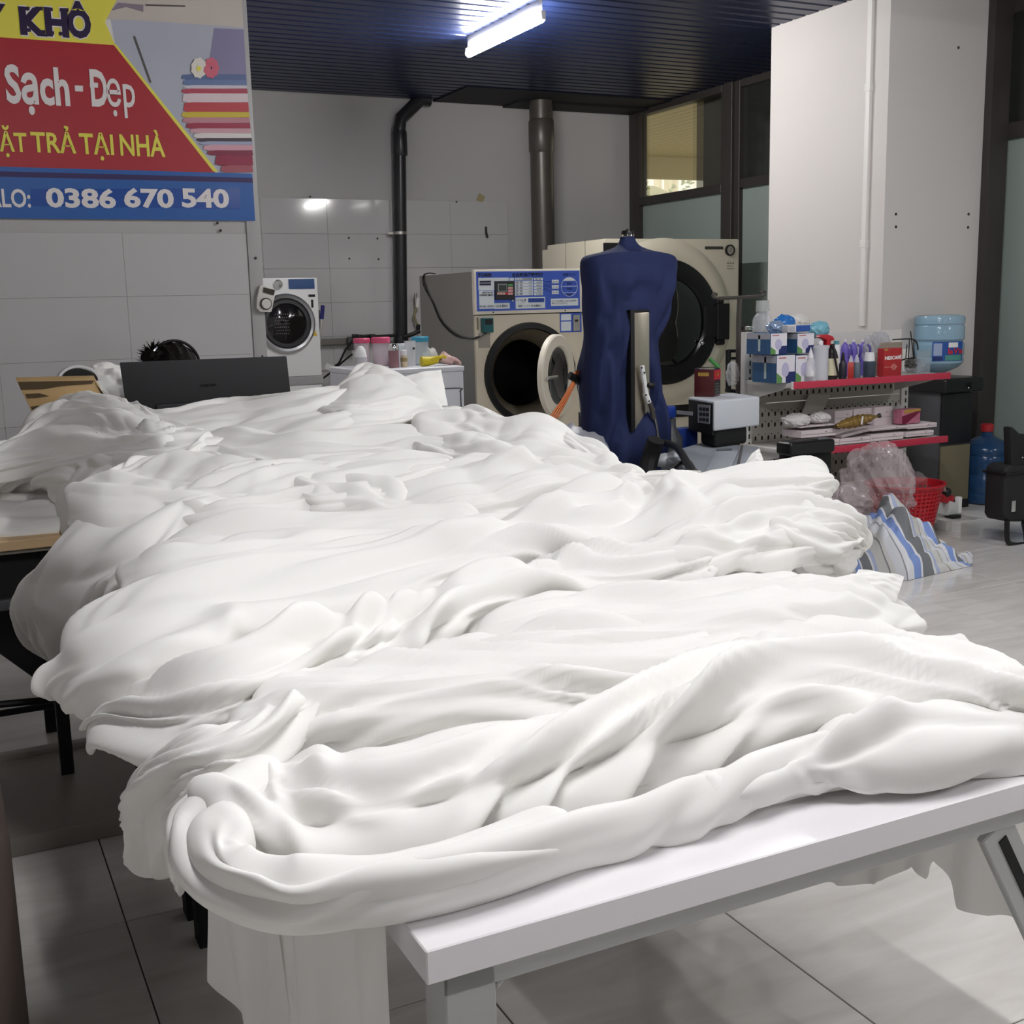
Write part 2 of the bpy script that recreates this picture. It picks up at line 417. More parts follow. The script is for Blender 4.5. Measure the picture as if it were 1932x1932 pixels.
m_pine = mat('pine_wood', '#d3b48b', .6, var=.2, vscale=3, stretch=(1, 14, 14))
m_frame = mat('black_steel', '#17161a', .45, metal=.3)
wt = thing('wooden_table', 'pale wooden table on a black frame at the left edge, under a white sheet', 'table', (0, 3.39, 0))
MB().bx(-.9, .62, 3.385, 4.0, .722, .75).build('table_top', m_pine, wt, bevel=.002, seg=1)
MB().bx(-.9, .62, 3.392, 4.0, .712, .722).build('edge_strip', mat('ply_grey', '#7d776f', .7), wt)
MB().bx(-.88, .60, 3.42, 3.44, .585, .712).build('modesty_panel', m_blackm, wt)
MB().bx(-.88, .60, 3.40, 3.43, .555, .585).build('rail', mat('grey_steel', '#6a6d70', .35, metal=.7), wt, bevel=.003)
MB().bx(-.88, .60, 3.94, 3.97, .66, .712).build('rail', m_frame, wt, bevel=.003)
for x in (-.86, .22, .57):
    for y in (3.41, 3.95):
        MB().bx(x, x + .035, y, y + .035, 0, .712).build('leg', m_frame, wt, bevel=.002, seg=1)
MB().tube([(-.86, 3.60, .30), (.24, 3.60, .22)], .011, 8).build('crossbar', m_frame, wt)
MB().tube([(-.86, 3.8, .14), (.24, 3.8, .14)], .011, 8).build('crossbar', m_frame, wt)
MB().prism([(-.05, 3.5, .56), (.24, 3.5, .56), (.26, 3.5, .30), (.20, 3.5, .30)], (0, .02, 0)).build('gusset', m_frame, wt)
MB().tube([(.0, 3.52, .52), (.26, 3.52, .30)], .012, 6).build('brace', m_frame, wt)

# low grey platform on the floor below
pf = thing('low_platform', 'low grey board platform lying on the floor tiles under the heap, at the left', 'platform', (.1, 3.3, 0))
MB().bx(-.7, .42, 3.04, 3.62, .0, .052).build('board', mat('platform_grey', '#8d8780', .45, var=.1, vscale=3), pf, bevel=.006)
MB().bx(-.7, .42, 3.62, 3.66, 0, .066).build('back_lip', mat('platform_grey'), pf, bevel=.004)
# brown upholstered chair at the left edge of the picture
ch = thing('armchair', 'brown leatherette armchair cut off by the left edge of the photo', 'chair', (-.32, 2.3, 0))
mb_ = mat('brown_leatherette', '#5c504a', .55, var=.1, vscale=10)
def cushion(x0, x1, y0, y1, z0, z1, nm):
    MB().bx(x0, x1, y0, y1, z0, z1).build(nm, mb_, ch, bevel=.035, seg=4)
cushion(-.62, .04, 1.98, 2.56, .0, .52, 'arm')
cushion(-.62, .045, 2.5, 2.66, .0, .74, 'backrest')
# ------------------------------------------------------------------ heap of white fabric
m_cloth = mat('white_fabric', '#f7f6f3', .9)
_nt = m_cloth.node_tree; _tr = _nt.nodes.new('ShaderNodeBsdfTranslucent'); _tr.inputs[0].default_value = lin('#fbfaf4')
_mx = _nt.nodes.new('ShaderNodeMixShader'); _mx.inputs[0].default_value = .14
_nt.links.new(_nt.nodes['Principled BSDF'].outputs[0], _mx.inputs[1]); _nt.links.new(_tr.outputs[0], _mx.inputs[2])
_nt.links.new(_mx.outputs[0], _nt.nodes['Material Output'].inputs['Surface'])
_P = np.random.RandomState(3).permutation(512); _G = np.random.RandomState(5).uniform(0, 2*np.pi, 512)
def perlin(x, y, seed=0):
    x = np.asarray(x, float) + seed * 17.13; y = np.asarray(y, float) + seed * 9.71
    xi = np.floor(x).astype(int); yi = np.floor(y).astype(int); fx = x - xi; fy = y - yi
    def g(i, j, dx, dy):
        a = _G[_P[(_P[i & 511] + j) & 511]]; return np.cos(a) * dx + np.sin(a) * dy
    u = fx**3 * (fx * (fx*6 - 15) + 10); v = fy**3 * (fy * (fy*6 - 15) + 10)
    a = g(xi, yi, fx, fy); b = g(xi+1, yi, fx-1, fy); c = g(xi, yi+1, fx, fy-1); d = g(xi+1, yi+1, fx-1, fy-1)
    return 1.5 * ((a + (b - a) * u) * (1 - v) + (c + (d - c) * u) * v)
def zpile(y): return .775 + .075 * (y - .95) if y < 4.3 else 1.03
def atp(u, v, off=0., zf=zpile):
    r = RW @ np.array([u - CX, v - CY, F_PX]); t = 1.0
    z = .85
    for _ in range(40):
        t = (z - EYE) / r[2]; y = r[1] * t
        z = .5 * z + .5 * (zf(y) + off)
    t = (z - EYE) / r[2]
    return np.array([r[0] * t, r[1] * t, z])
def loft(near, far, H, seed=1, K=2.2, amp=.02, crumple=.0, sag=.55, wr=.0016, ns=None, nt=None, zlow=.05, skew=0., tips=(1, 1), world=False, slant=0., drop=.8, out=None, nf=3):
    K = K * 1.5; sag = sag * .85
    H = [x * .72 for x in H] if isinstance(H, (list, tuple)) else H * .72
    """fabric lying between a near edge and a far edge (lists of (u, v, off) seen points), bulging by H, with folds along it"""
    if world: A = np.array(near, float); B = np.array(far, float)
    else: A = np.array([atp(*p) for p in near]); B = np.array([atp(*p) for p in far])
    Hs = np.array(H if isinstance(H, (list, tuple)) else [H] * max(len(A), len(B)), float)
    if not world: B[:, 2] -= drop * np.interp(np.linspace(0, 1, len(B)), np.linspace(0, 1, len(Hs)), Hs)
    L = np.linalg.norm(np.diff(crom(A, 60), axis=0), axis=1).sum(); Wd = np.linalg.norm(crom(A, 30) - crom(B, 30), axis=1).mean()
    ns = ns or int(min(300, max(60, L / .006))); nt = nt or int(min(150, max(50, Wd / .0035)))
    a = crom(A, ns); b = crom(B, ns); h = np.interp(np.linspace(0, 1, ns), np.linspace(0, 1, len(Hs)), Hs)
    # rounded tips
    s = np.linspace(0, 1, ns); e0 = .06; env = np.ones(ns)
    if tips[0]: env *= np.sqrt(np.clip(1 - (1 - np.clip(s / e0, 0, 1))**2, 0, 1))
    if tips[1]: env *= np.sqrt(np.clip(1 - (1 - np.clip((1 - s) / e0, 0, 1))**2, 0, 1))
    c = (a + b) / 2; hw = (b - a) / 2
    tg = np.gradient(c, axis=0); tg /= np.linalg.norm(tg, axis=1)[:, None] + 1e-9
    hwn = hw / (np.linalg.norm(hw, axis=1)[:, None] + 1e-9)
    up = np.cross(tg, hwn)
    sgn = 1. if up[ns//2][2] > 0 else -1.
    if out is not None: sgn = 1. if (up.mean(0) * np.array(out)).sum() > 0 else -1.
    up = up * sgn
    up = .6 * up + .4 * np.array([0, 0, 1.] if out is None else out); up /= np.linalg.norm(up, axis=1)[:, None]
    ph = np.linspace(-.22 * np.pi, 1.22 * np.pi, nt)
    co = -np.cos(ph); si = np.sin(ph)
    co = np.sign(co) * np.abs(co)**.85; pr = np.sign(si) * np.abs(si)**sag
    pr = np.where(pr < 0, pr * .35, pr)
    P = c[:, None, :] + hw[:, None, :] * (co[None, :, None] * (.25 + .75 * env)[:, None, None]) + up[:, None, :] * ((h * env)[:, None] * pr[None, :])[:, :, None]
    du = np.gradient(P, axis=0); dv = np.gradient(P, axis=1); N = np.cross(du, dv); N /= np.linalg.norm(N, axis=2)[:, :, None] + 1e-12
    if (N[ns//2, nt//2] * up[ns//2]).sum() < 0: N = -N
    # metric coordinates along and across
    sm = np.concatenate([[0], np.cumsum(np.linalg.norm(np.diff(c, axis=0), axis=1))])[:, None] * np.ones((1, nt))
    w = np.linalg.norm(hw, axis=1)[:, None] * 2
    tm = (ph[None, :] / np.pi) * (.5 * w + .5 * w.mean()) + slant * sm
    warp = perlin(sm * 1.6, tm * 2.5, seed + 11) * .35
    k = K / max(.12, w.mean()) * 1.6
    n1 = perlin(sm * .9, tm * k * .5 + warp * k * .28, seed)
    n2 = perlin(sm * 1.7, tm * k * .95 + warp * k * .4, seed + 3)
    m1 = .55 + .9 * np.clip(perlin(sm * 1.3, tm * 3, seed + 7) + .35, 0, 1)
    bil = lambda q, e=.05: np.sqrt(q*q + e*e) - e
    n1 = n1 + .10; n2 = n2 + .05
    D = amp * (2.2 * bil(n1, .07) * 1.0 + 1.15 * m1 * bil(n2, .14)) - amp * .55
    n3 = perlin(sm * 2.2 + tm * 3.2, tm * k * .55 - sm * 1.6 + warp, seed + 31)
    D += amp * .9 * m1 * (bil(n3 + .08, .08))
    D += wr * perlin(sm * 4, tm * 22 + warp * 14, seed + 5) * m1
    if crumple:
        q1 = perlin(sm * 4 + 2 * warp, tm * 4.5 - 2 * warp, seed + 21) + .08; q2 = perlin(sm * 8 + 4 * warp, tm * 10 + 3 * warp, seed + 22)
        D += crumple * .8 * (2.0 * bil(q1, .02) + .7 * bil(q2, .02)) - crumple * .4
    n4 = perlin(sm * .8 + tm * .9, tm * k * .42 + warp * k * .4, seed + 41)
    D += amp * .34 * np.exp(-(n4 / .16)**2) * np.clip(m1, 0, 1)
    rs = np.random.RandomState(seed * 7 + 1); S01 = np.linspace(0, 1, ns)[:, None]
    for _ in range(nf):                       # long creases, each a groove with a soft roll beside it
        ta = rs.uniform(.15, .85); tb = np.clip(ta + rs.uniform(-.3, .3), .1, .9); s0 = rs.uniform(.0, .35); s1 = rs.uniform(.65, 1.)
        tc = ta + (tb - ta) * S01 + .05 * perlin(S01 * 3, S01 * 0 + seed, seed + _)
        x = (ph[None, :] / np.pi - tc) * np.maximum(.08, w); sg = rs.choice([-1, 1]); wd = rs.uniform(.007, .011)
        f = np.clip((S01 - s0) / .15, 0, 1) * np.clip((s1 - S01) / .15, 0, 1); dp = rs.uniform(.007, .013)
        D += f * dp * (-np.exp(-(x / wd)**2) + .8 * np.exp(-((x * sg - 2.2 * wd) / (1.7 * wd))**2))
    D *= env[:, None]
    P = P + N * D[:, :, None]
    return P
def fabric(name, label, P, parts=()):
    b = MB()
    for Q in (P if isinstance(P, list) else [P]):
        ns, nt, _ = Q.shape
        b.grid([[tuple(p) for p in row] for row in Q])
    o = b.build(name, m_cloth, smooth=180, noflip=True)
    return tag(o, label, 'fabric', 'white fabric lengths heaped on the tables')

def patch(c, bulge=.02, seed=1, n=(40, 40), amp=.002):
    """free flap of fabric between four seen corners"""
    q = [atp(*p) for p in c]; a, b = np.meshgrid(np.linspace(0, 1, n[0]), np.linspace(0, 1, n[1]), indexing='ij')
    P = (1-a)[..., None]*(1-b)[..., None]*q[0] + a[..., None]*(1-b)[..., None]*q[1] + a[..., None]*b[..., None]*q[2] + (1-a)[..., None]*b[..., None]*q[3]
    N = np.cross(q[1]-q[0], q[3]-q[0]); N /= np.linalg.norm(N) + 1e-9
    if N[2] < 0: N = -N
    d = bulge * np.sin(np.pi*a) * (.4 + .6*np.sin(np.pi*b)) + amp * perlin(a*3, b*5, seed) * 2
    return P + d[..., None] * N
def hanging(pts, zbot, seed=1, n=220, m=50, amp=.02, freq=16, flare=.0):
    """cloth hanging in pleats from a top polyline (world points) down to zbot (list)"""
    T = crom(np.array(pts, float), n); zb = np.interp(np.linspace(0, 1, n), np.linspace(0, 1, len(zbot)), zbot)
    t = np.gradient(T, axis=0); nrm = np.stack([t[:, 1], -t[:, 0], 0*t[:, 0]], 1); nrm /= np.linalg.norm(nrm, axis=1)[:, None] + 1e-9
    sm = np.concatenate([[0], np.cumsum(np.linalg.norm(np.diff(T, axis=0), axis=1))])
    rows = []
    for j in range(m):
        h = j / (m - 1); w = perlin(sm*2.2, np.full(n, h*.7), seed) * .9
        d = amp * (.25 + .75*h) * np.sin(sm*freq*2*np.pi/1. + w*4) * (.6 + .6*perlin(sm*3, np.full(n, h*.4), seed+1)) + flare*h
        P = T.copy(); P[:, 2] = T[:, 2] + (zb - T[:, 2]) * h
        rows.append(P + nrm * d[:, None])
    return np.stack(rows)
# a lower layer, spread over all the tables under the heap
def XL(y): return np.interp(y, [1.0, 1.9, 2.6, 4.4], [.40, .37, .26, .30])
def XR(y): return np.interp(y, [1.05, 1.45, 2.1, 2.9, 4.4], [1.32, 1.42, 1.70, 1.86, 1.86])
gs = np.linspace(0, 1, 150); gy = np.linspace(1.08, 4.3, 220)
Sx, Y = np.meshgrid(gs, gy); X = XL(Y) + (XR(Y) - XL(Y)) * Sx
Z = np.vectorize(zpile)(Y) - .03 + .03 * perlin(X * 2, Y * 5, 40) + .025 * np.abs(perlin(X * 1.5 + Y * .8, Y * 9 - X * 3, 41))
ed = np.clip(np.minimum(Sx / .1, (1 - Sx) / .1), 0, 1); ed = np.sqrt(ed * (2 - ed)); ef = np.clip(np.minimum((Y - 1.08) / .12, (4.3 - Y) / .3), 0, 1); ef = np.sqrt(ef * (2 - ef))
Z = .753 + np.maximum(Z - .753, .002) * ed * ef
fabric('fabric_length', 'white fabric spread flat as the lowest layer across the tables', np.stack([X, Y, Z], -1))
G = fabric
FL = 'fabric_length'
# far heap first
G(FL, 'white fabric heaped in front of the wooden board, at the far left of the pile', loft(
  [(-60, 910, -.14), (60, 895, -.12), (200, 890, -.06), (330, 880, 0), (450, 860, .0)],
  [(-60, 850, -.06), (0, 830, -.04), (110, 770, .02), (200, 760, .05), (290, 778, .05)], [.04, .06, .08, .08, .05], 2, K=3, amp=.024, crumple=.012, tips=(0, 1)))
G(FL, 'white fabric ridge lying in front of the black monitor', loft(
  [(230, 830, .0), (330, 860, .0), (500, 850, .0), (640, 830, .02), (760, 800, .03)],
  [(230, 768, .03), (300, 772, .04), (430, 748, .06), (540, 735, .09), (690, 725, .09)], [.05, .06, .07, .07, .06], 4, K=3, amp=.022, crumple=.006))
G(FL, 'white fabric peak standing highest at the far end of the heap', [loft(
  [(600, 800, .04), (660, 810, .04), (740, 800, .04), (800, 790, .03), (850, 800, .02)],
  [(640, 735, .08), (665, 698, .12), (690, 680, .14), (740, 700, .12), (780, 730, .06)], [.03, .05, .05, .04, .03], 6, K=2.5, amp=.018, crumple=.008, sag=.8),
  patch([(735, 770, .06), (845, 765, .05), (832, 697, .12), (760, 712, .11)], .012, 7), patch([(640, 760, .06), (760, 760, .06), (765, 712, .11), (690, 684, .14)], .03, 8)])
G(FL, 'white crumpled fabric on the far right of the heap beside the blue garment form', [loft(
  [(780, 880, .0), (880, 905, .0), (1000, 915, .0), (1100, 915, .0), (1165, 905, .0)],
  [(780, 790, .04), (870, 770, .05), (960, 788, .05), (1040, 800, .05), (1150, 862, .02)], [.05, .06, .07, .06, .03], 8, K=3.5, amp=.02, crumple=.024),
  patch([(1040, 850, .02), (1120, 905, .0), (1152, 872, .04), (1050, 805, .06)], .02, 9), patch([(905, 812, .05), (955, 815, .05), (950, 795, .07), (915, 792, .07)], .004, 10)])
G(FL, 'white fabric lying smooth across the middle of the far heap', loft(
  [(330, 900, .0), (450, 900, .0), (620, 895, .0), (800, 890, .0), (960, 900, .0)],
  [(300, 840, .02), (450, 825, .03), (620, 810, .03), (800, 800, .03), (950, 825, .02)], [.05, .06, .06, .05, .04], 9, K=2.6, amp=.02, crumple=.006))
G(FL, 'white crumpled fabric bunched at the left of the heap above the wooden table edge', loft(
  [(-60, 925, -.20), (70, 925, -.19), (180, 935, -.12), (330, 900, .0), (400, 860, .0)],
  [(-60, 880, -.12), (90, 850, -.06), (180, 825, .0), (280, 815, .03), (380, 820, .03)], [.04, .06, .07, .06, .04], 10, K=4, amp=.02, crumple=.03))
G(FL, 'white sheet lying flat on the pale wooden table at the left edge', loft(
  [tuple(at(-80, 1014, z=.752)), tuple(at(0, 1012, z=.752)), tuple(at(60, 1008, z=.752)), tuple(at(110, 1003, z=.752)), tuple(at(160, 996, z=.752))],
  [tuple(at(-80, 925, z=.78)), tuple(at(0, 925, z=.78)), tuple(at(60, 925, z=.78)), tuple(at(110, 930, z=.78)), tuple(at(160, 940, z=.78))], .035, 12, K=1.5, amp=.012, tips=(0, 1), world=True))
G(FL, 'white gathered bundle end resting over the right end of the wooden table edge', loft(
  [(135, 975, .0), (200, 1000, .0), (320, 1000, .0), (480, 985, .0), (660, 955, .0)],
  [(140, 930, .02), (220, 885, .03), (340, 850, .03), (480, 845, .03), (660, 890, .02)], [.05, .08, .08, .07, .04], 13, K=3, amp=.022, crumple=.01))
G(FL, 'white puffy fabric knot with a ruffled end left of the middle of the heap', [loft(
  [(300, 1000, .0), (370, 1010, .0), (470, 1005, .0), (600, 985, .0), (760, 985, .0)],
  [(310, 955, .03), (400, 915, .04), (500, 890, .04), (600, 880, .04), (760, 935, .02)], [.04, .07, .08, .06, .04], 15, K=3, amp=.022, crumple=.016)])
G(FL, 'white fabric twisted across the right middle of the heap, toward its crest', [loft(
  [(620, 985, .0), (760, 990, .0), (900, 985, .0), (1060, 960, .0), (1200, 930, .0)],
  [(660, 925, .02), (800, 890, .03), (950, 880, .03), (1080, 890, .03), (1210, 905, .03)], [.03, .05, .06, .05, .03], 17, K=3.5, amp=.02, crumple=.02),
  patch([(1130, 925, .03), (1215, 915, .03), (1208, 888, .06), (1185, 884, .06)], .01, 18)])
G(FL, 'white fabric sheet bent sharply over the top of the heap, left of its middle', [loft(
  [(480, 905, .03), (560, 950, .03), (620, 960, .03), (760, 935, .03), (830, 905, .03)], [(500, 880, .05), (600, 862, .06), (680, 850, .06), (780, 850, .06), (860, 870, .05)], [.03, .04, .04, .04, .02], 20, K=2, amp=.018)])
# left overhang
G(FL, 'white fabric drooping far over the left end of the tables beside the wooden table', loft(
  [(170, 990, -.02), (125, 1050, -.08), (75, 1110, -.2), (58, 1160, -.3), (70, 1205, -.40), (115, 1240, -.46)],
  [(420, 985, .0), (330, 1050, -.02), (270, 1110, -.08), (240, 1150, -.16), (200, 1190, -.28), (150, 1240, -.40)], [.05, .07, .09, .1, .09, .05], 19, K=2.6, amp=.026, sag=.6, tips=(0, 1), drop=.0, out=(-.55, -.65, .5)))
G(FL, 'white fabric folded back over the left table edge under the long diagonal drape', loft(
  [(235, 1150, -.02), (330, 1150, .0), (480, 1130, .0), (660, 1080, .0), (900, 1030, .0)],
  [(245, 1075, .0), (330, 1020, .03), (480, 985, .04), (660, 975, .04), (900, 970, .03)], [.04, .07, .08, .07, .04], 21, K=2.6, amp=.022, crumple=.006))
# long diagonal drape
G(FL, 'long white drape running diagonally from the left lobe up to the right crest', loft(
  [(115, 1325, -.12), (190, 1345, -.05), (330, 1290, .0), (560, 1210, .0), (850, 1120, .0), (1150, 1040, .0), (1400, 985, .0), (1560, 985, .0)],
  [(92, 1275, -.06), (175, 1180, .0), (330, 1105, .03), (560, 1060, .04), (850, 1005, .04), (1150, 935, .05), (1330, 915, .05), (1460, 900, .05)],
  [.05, .09, .09, .08, .07, .07, .07, .05], 23, K=2.2, amp=.024, sag=.6, nf=6))
G(FL, 'white rounded fabric crest rising highest at the right of the heap', [loft(
  [(1180, 990, .0), (1290, 985, .01), (1400, 975, .01), (1500, 970, .0), (1570, 945, .0)],
  [(1240, 918, .04), (1340, 906, .05), (1430, 882, .07), (1525, 858, .08), (1566, 905, .03)], [.03, .05, .06, .07, .04], 25, K=2.2, amp=.02),
  patch([(1395, 890, .05), (1445, 880, .06), (1432, 846, .10), (1418, 856, .09)], .01, 26), patch([(1190, 915, .03), (1325, 908, .03), (1322, 888, .06), (1225, 888, .06)], .012, 27), patch([(1535, 950, .0), (1570, 935, .0), (1572, 915, .02), (1548, 900, .05)], .01, 28)])
G(FL, 'white drape lower along the long diagonal drape, ending in a lobe at the left', loft(
  [(190, 1375, -.1), (270, 1415, -.05), (420, 1370, .0), (600, 1290, .0), (850, 1200, .0), (1100, 1125, .0), (1350, 1085, .0)],
  [(170, 1340, -.06), (270, 1300, .0), (420, 1230, .03), (600, 1180, .04), (850, 1100, .04), (1100, 1045, .04), (1350, 1005, .03)],
  [.04, .06, .06, .06, .05, .05, .03], 27, K=2.6, amp=.022, sag=.6, nf=5))
G(FL, 'white fabric end drooping over the right table end below the crest', [loft(
  [(1180, 1080, .0), (1320, 1080, .0), (1460, 1070, -.02), (1570, 1060, -.06), (1612, 1050, -.12)],
  [(1250, 1010, .02), (1380, 970, .03), (1500, 950, .02), (1580, 965, -.02), (1615, 1025, -.10)], [.03, .06, .07, .07, .04], 29, K=3.4, amp=.026, crumple=.006),
  loft([(1440, 1010, .02), (1510, 1030, .0), (1580, 1060, -.06), (1608, 1062, -.12)], [(1470, 985, .04), (1540, 975, .02), (1600, 1000, -.04), (1620, 1035, -.1)], .04, 30, K=3, amp=.016)])
# right middle lobe
G(FL, 'white broad drape hanging over the right table end, lower than the crest', [loft(
  [(860, 1270, .0), (1050, 1270, .0), (1250, 1255, .0), (1480, 1230, .0), (1660, 1235, -.06), (1748, 1205, -.16)],
  [(920, 1170, .03), (1080, 1120, .03), (1250, 1105, .03), (1440, 1068, .03), (1600, 1085, .0), (1735, 1150, -.12)], [.04, .06, .06, .07, .06, .04], 31, K=2.4, amp=.024, nf=5),
  patch([(1600, 1110, -.02), (1690, 1135, -.06), (1706, 1088, -.04), (1620, 1074, .0)], .012, 32)])
G(FL, 'white fabric across the middle of the heap between the two front drapes', loft(
  [(420, 1400, .0), (600, 1400, .0), (850, 1370, .0), (1100, 1345, .0), (1350, 1310, .0), (1540, 1260, .0)],
  [(520, 1280, .02), (700, 1240, .03), (900, 1205, .03), (1100, 1190, .03), (1350, 1190, .03), (1560, 1200, .0)], [.04, .06, .06, .06, .05, .04], 33, K=2.8, amp=.024, nf=5))
G(FL, 'white fabric hanging in a pointed flap over the left table corner', [loft(
  [(285, 1640, -.28), (258, 1560, -.18), (285, 1490, -.08), (390, 1430, .0), (520, 1390, .0)],
  [(380, 1660, -.26), (400, 1560, -.06), (430, 1490, .0), (480, 1430, .02), (620, 1330, .03)], [.03, .05, .06, .06, .04], 35, K=2.4, amp=.022, tips=(1, 1), drop=.3)])
# front drapes
G(FL, 'wide white front drape lying behind the rolled near edge', [loft(
  [(430, 1610, .0), (560, 1625, .0), (740, 1600, .0), (1000, 1540, .0), (1300, 1450, .0), (1560, 1400, .0), (1990, 1380, -.0)],
  [(385, 1530, .02), (500, 1450, .03), (740, 1410, .04), (1000, 1360, .04), (1300, 1290, .04), (1560, 1222, .05), (1780, 1215, .04)],
  [.05, .07, .08, .08, .08, .09, .09], 37, K=2.5, amp=.028, sag=.55, tips=(1, 0), nf=5)])
G(FL, 'white fabric falling toward the right end of the front table from the broad front drape', loft(
  [(1300, 1520, .0), (1460, 1482, .0), (1620, 1474, .0), (1780, 1450, .0), (1990, 1422, -.01)],
  [(1320, 1500, .01), (1480, 1430, .02), (1640, 1350, .03), (1780, 1300, .03), (1990, 1345, .0)], [.01, .03, .04, .05, .04], 41, K=1.5, amp=.016, tips=(1, 0), nf=4))
G(FL, 'white rolled drape forming the near edge of the heap on the bare table edge', [loft(
  [(500, 1440, .02), (415, 1500, .02), (352, 1570, -.01), (358, 1640, -.02), (430, 1700, -.03), (560, 1728, -.03), (740, 1720, -.02), (1000, 1664, -.02), (1300, 1572, -.02), (1540, 1494, -.02), (1700, 1480, -.02), (1990, 1430, -.02)],
  [(560, 1450, .04), (455, 1530, .04), (405, 1590, .03), (420, 1618, .03), (480, 1635, .03), (575, 1640, .03), (740, 1612, .03), (1000, 1548, .03), (1300, 1455, .03), (1540, 1385, .03), (1700, 1385, .02), (1990, 1365, .02)],
  [.03, .04, .045, .045, .045, .045, .045, .045, .045, .04, .035, .03], 39, K=1.1, amp=.011, sag=.62, tips=(1, 0), drop=.5, nf=2),
  loft([(440, 1560, .03), (392, 1590, .025), (400, 1640, .02), (470, 1680, .02), (570, 1695, .015), (740, 1682, .015), (900, 1652, .015), (1080, 1600, .01)],
  [(470, 1575, .045), (430, 1605, .045), (440, 1625, .045), (500, 1645, .04), (580, 1648, .04), (740, 1622, .035), (900, 1580, .03), (1080, 1540, .02)], [.02, .028, .03, .03, .03, .03, .028, .015], 43, K=1.6, amp=.012, drop=.5, nf=2)])
# cloth hanging below the table
G(FL, 'white pleated cloth hanging below the rolled drape at the left table corner', [
  hanging([(.352, 1.02, .755), (.345, 1.15, .755), (.335, 1.32, .75), (.33, 1.45, .74)], [.08, .10, .14, .22], 45, amp=.03, freq=10),
  hanging([(.33, 1.38, .75), (.30, 1.46, .73), (.27, 1.55, .70)], [.30, .36, .42], 46, amp=.022, freq=9)])
rb = [(1375, 1668), (1440, 1676), (1500, 1665), (1560, 1668), (1640, 1668), (1668, 1660), (1720, 1635), (1750, 1658), (1760, 1625), (1790, 1665), (1810, 1712), (1860, 1730), (1990, 1738)]
tops = []; zb_ = []
for (u, v) in rb:
    p = at(u, v, x=1.47); tops.append((1.47, p.y, .70)); zb_.append(p.z)
G(FL, 'white cloth hanging behind the front table at its right end, seen under the apron', hanging(tops, zb_, 47, n=260, amp=.016, freq=9))
# ------------------------------------------------------------------ banner on the near wall
BY = YN - .012
def bp(cx, cy, dy=.003):            # detail-crop pixel (500 px shown over 1932) to the banner plane
    return at(cx * 500 / 1932, cy * 500 / 1932, y=BY - dy)
bn = thing('banner', 'laundry advertising banner in red, yellow and blue on the left wall, phone number below', 'banner', (.6, BY, 1.8))
_br = at(485, 416, y=BY); bx1 = 1.535; bz0 = at(300, 415, y=BY).z; bx0 = -1.9; bz1 = 2.98
MB().bx(bx0, bx1, BY - .002, BY, bz0, bz1).build('backing', mat('vinyl_white', '#e8e4e0', .35), bn)
my = mat('vinyl_yellow', '#f0e558', .35); mr = mat('vinyl_red', '#b02430', .35, var=.06, vscale=3); mb1 = mat('vinyl_blue', '#1f5fae', .3)
md = mat('vinyl_purple', '#2c1a5c', .35); mw = mat('vinyl_letter', '#efe9e9', .35); mp = mat('ink_indigo', '#24103f', .4)
def flat(name, pts, m, dy=.003, th=.0012, world=False):
    P = [Vector(p) if world else bp(p[0], p[1], dy) for p in pts]
    return MB().prism(P, (0, th, 0)).build(name, m, bn, smooth=0)
def zx(x, z, dy): return Vector((x, BY - dy, z))
z_blue = bp(900, 1240).z
flat('picture_panel', [zx(bp(840, 0).x, bz1, .0026), zx(bx1, bz1, .0026), zx(bx1, z_blue, .0026), zx(bp(1585, 1250).x, z_blue, .0026), (840, 325), (765, 160), (840, 20)][:0] or
     [zx(bp(760, 160).x, bz1, .0026), zx(bx1, bz1, .0026), zx(bx1, z_blue, .0026), zx(bp(1585, 1250).x, z_blue, .0026), zx(bp(840, 325).x, bp(840, 325).z, .0026)], mat('print_lilac', '#b9bccb', .35, var=.12, vscale=2), world=True)
flat('picture_top', [zx(bp(830, 0).x, bz1, .0032), zx(bx1, bz1, .0032), zx(bx1, bp(1780, 200).z, .0032), zx(bp(1050, 150).x, bp(1050, 150).z, .0032), zx(bp(765, 140).x, bp(765, 140).z, .0032)], mat('print_sand', '#cdc3bb', .35, var=.1, vscale=4), world=True)
flat('picture_corner', [zx(bp(1560, 205).x, bp(1560, 205).z, .0034), zx(bx1, bp(1780, 215).z, .0034), zx(bx1, bp(1800, 900).z, .0034), zx(bp(1500, 640).x, bp(1500, 640).z, .0034)], mat('print_violet', '#8a84a8', .35, var=.1, vscale=4), world=True)
flat('red_field', [zx(bx0, bp(0, 280).z, .004), (840, 325, 0), (1585, 1252, 0), zx(bx0, z_blue, .004)][:0] or [zx(bx0, bp(0, 282).z, .004), zx(bp(840, 330).x, bp(840, 330).z, .004), zx(bp(1570, 1250).x, z_blue, .004), zx(bx0, z_blue, .004)], mr, world=True)
flat('yellow_field', [zx(bx0, bz1, .0045), zx(bp(900, 0).x, bz1, .0045), zx(bp(850, 0).x, bp(850, 0).z, .0045), zx(bp(765, 160).x, bp(765, 160).z, .0045), zx(bp(840, 330).x, bp(840, 330).z, .0045), zx(bx0, bp(0, 282).z, .0045)], my, world=True)
flat('yellow_edge', [(800, 290), (852, 330), (1588, 1250), (1555, 1250)], my, .0052)
flat('blue_band', [zx(bx0, z_blue, .004), zx(bx1, z_blue, .004), zx(bx1, bz0, .004), zx(bx0, bz0, .004)], mb1, world=True)
flat('purple_stripe', [zx(bx0, bp(900, 1272).z, .0048), zx(bx1, bp(900, 1272).z, .0048), zx(bx1, bp(900, 1310).z, .0048), zx(bx0, bp(900, 1310).z, .0048)], md, world=True)
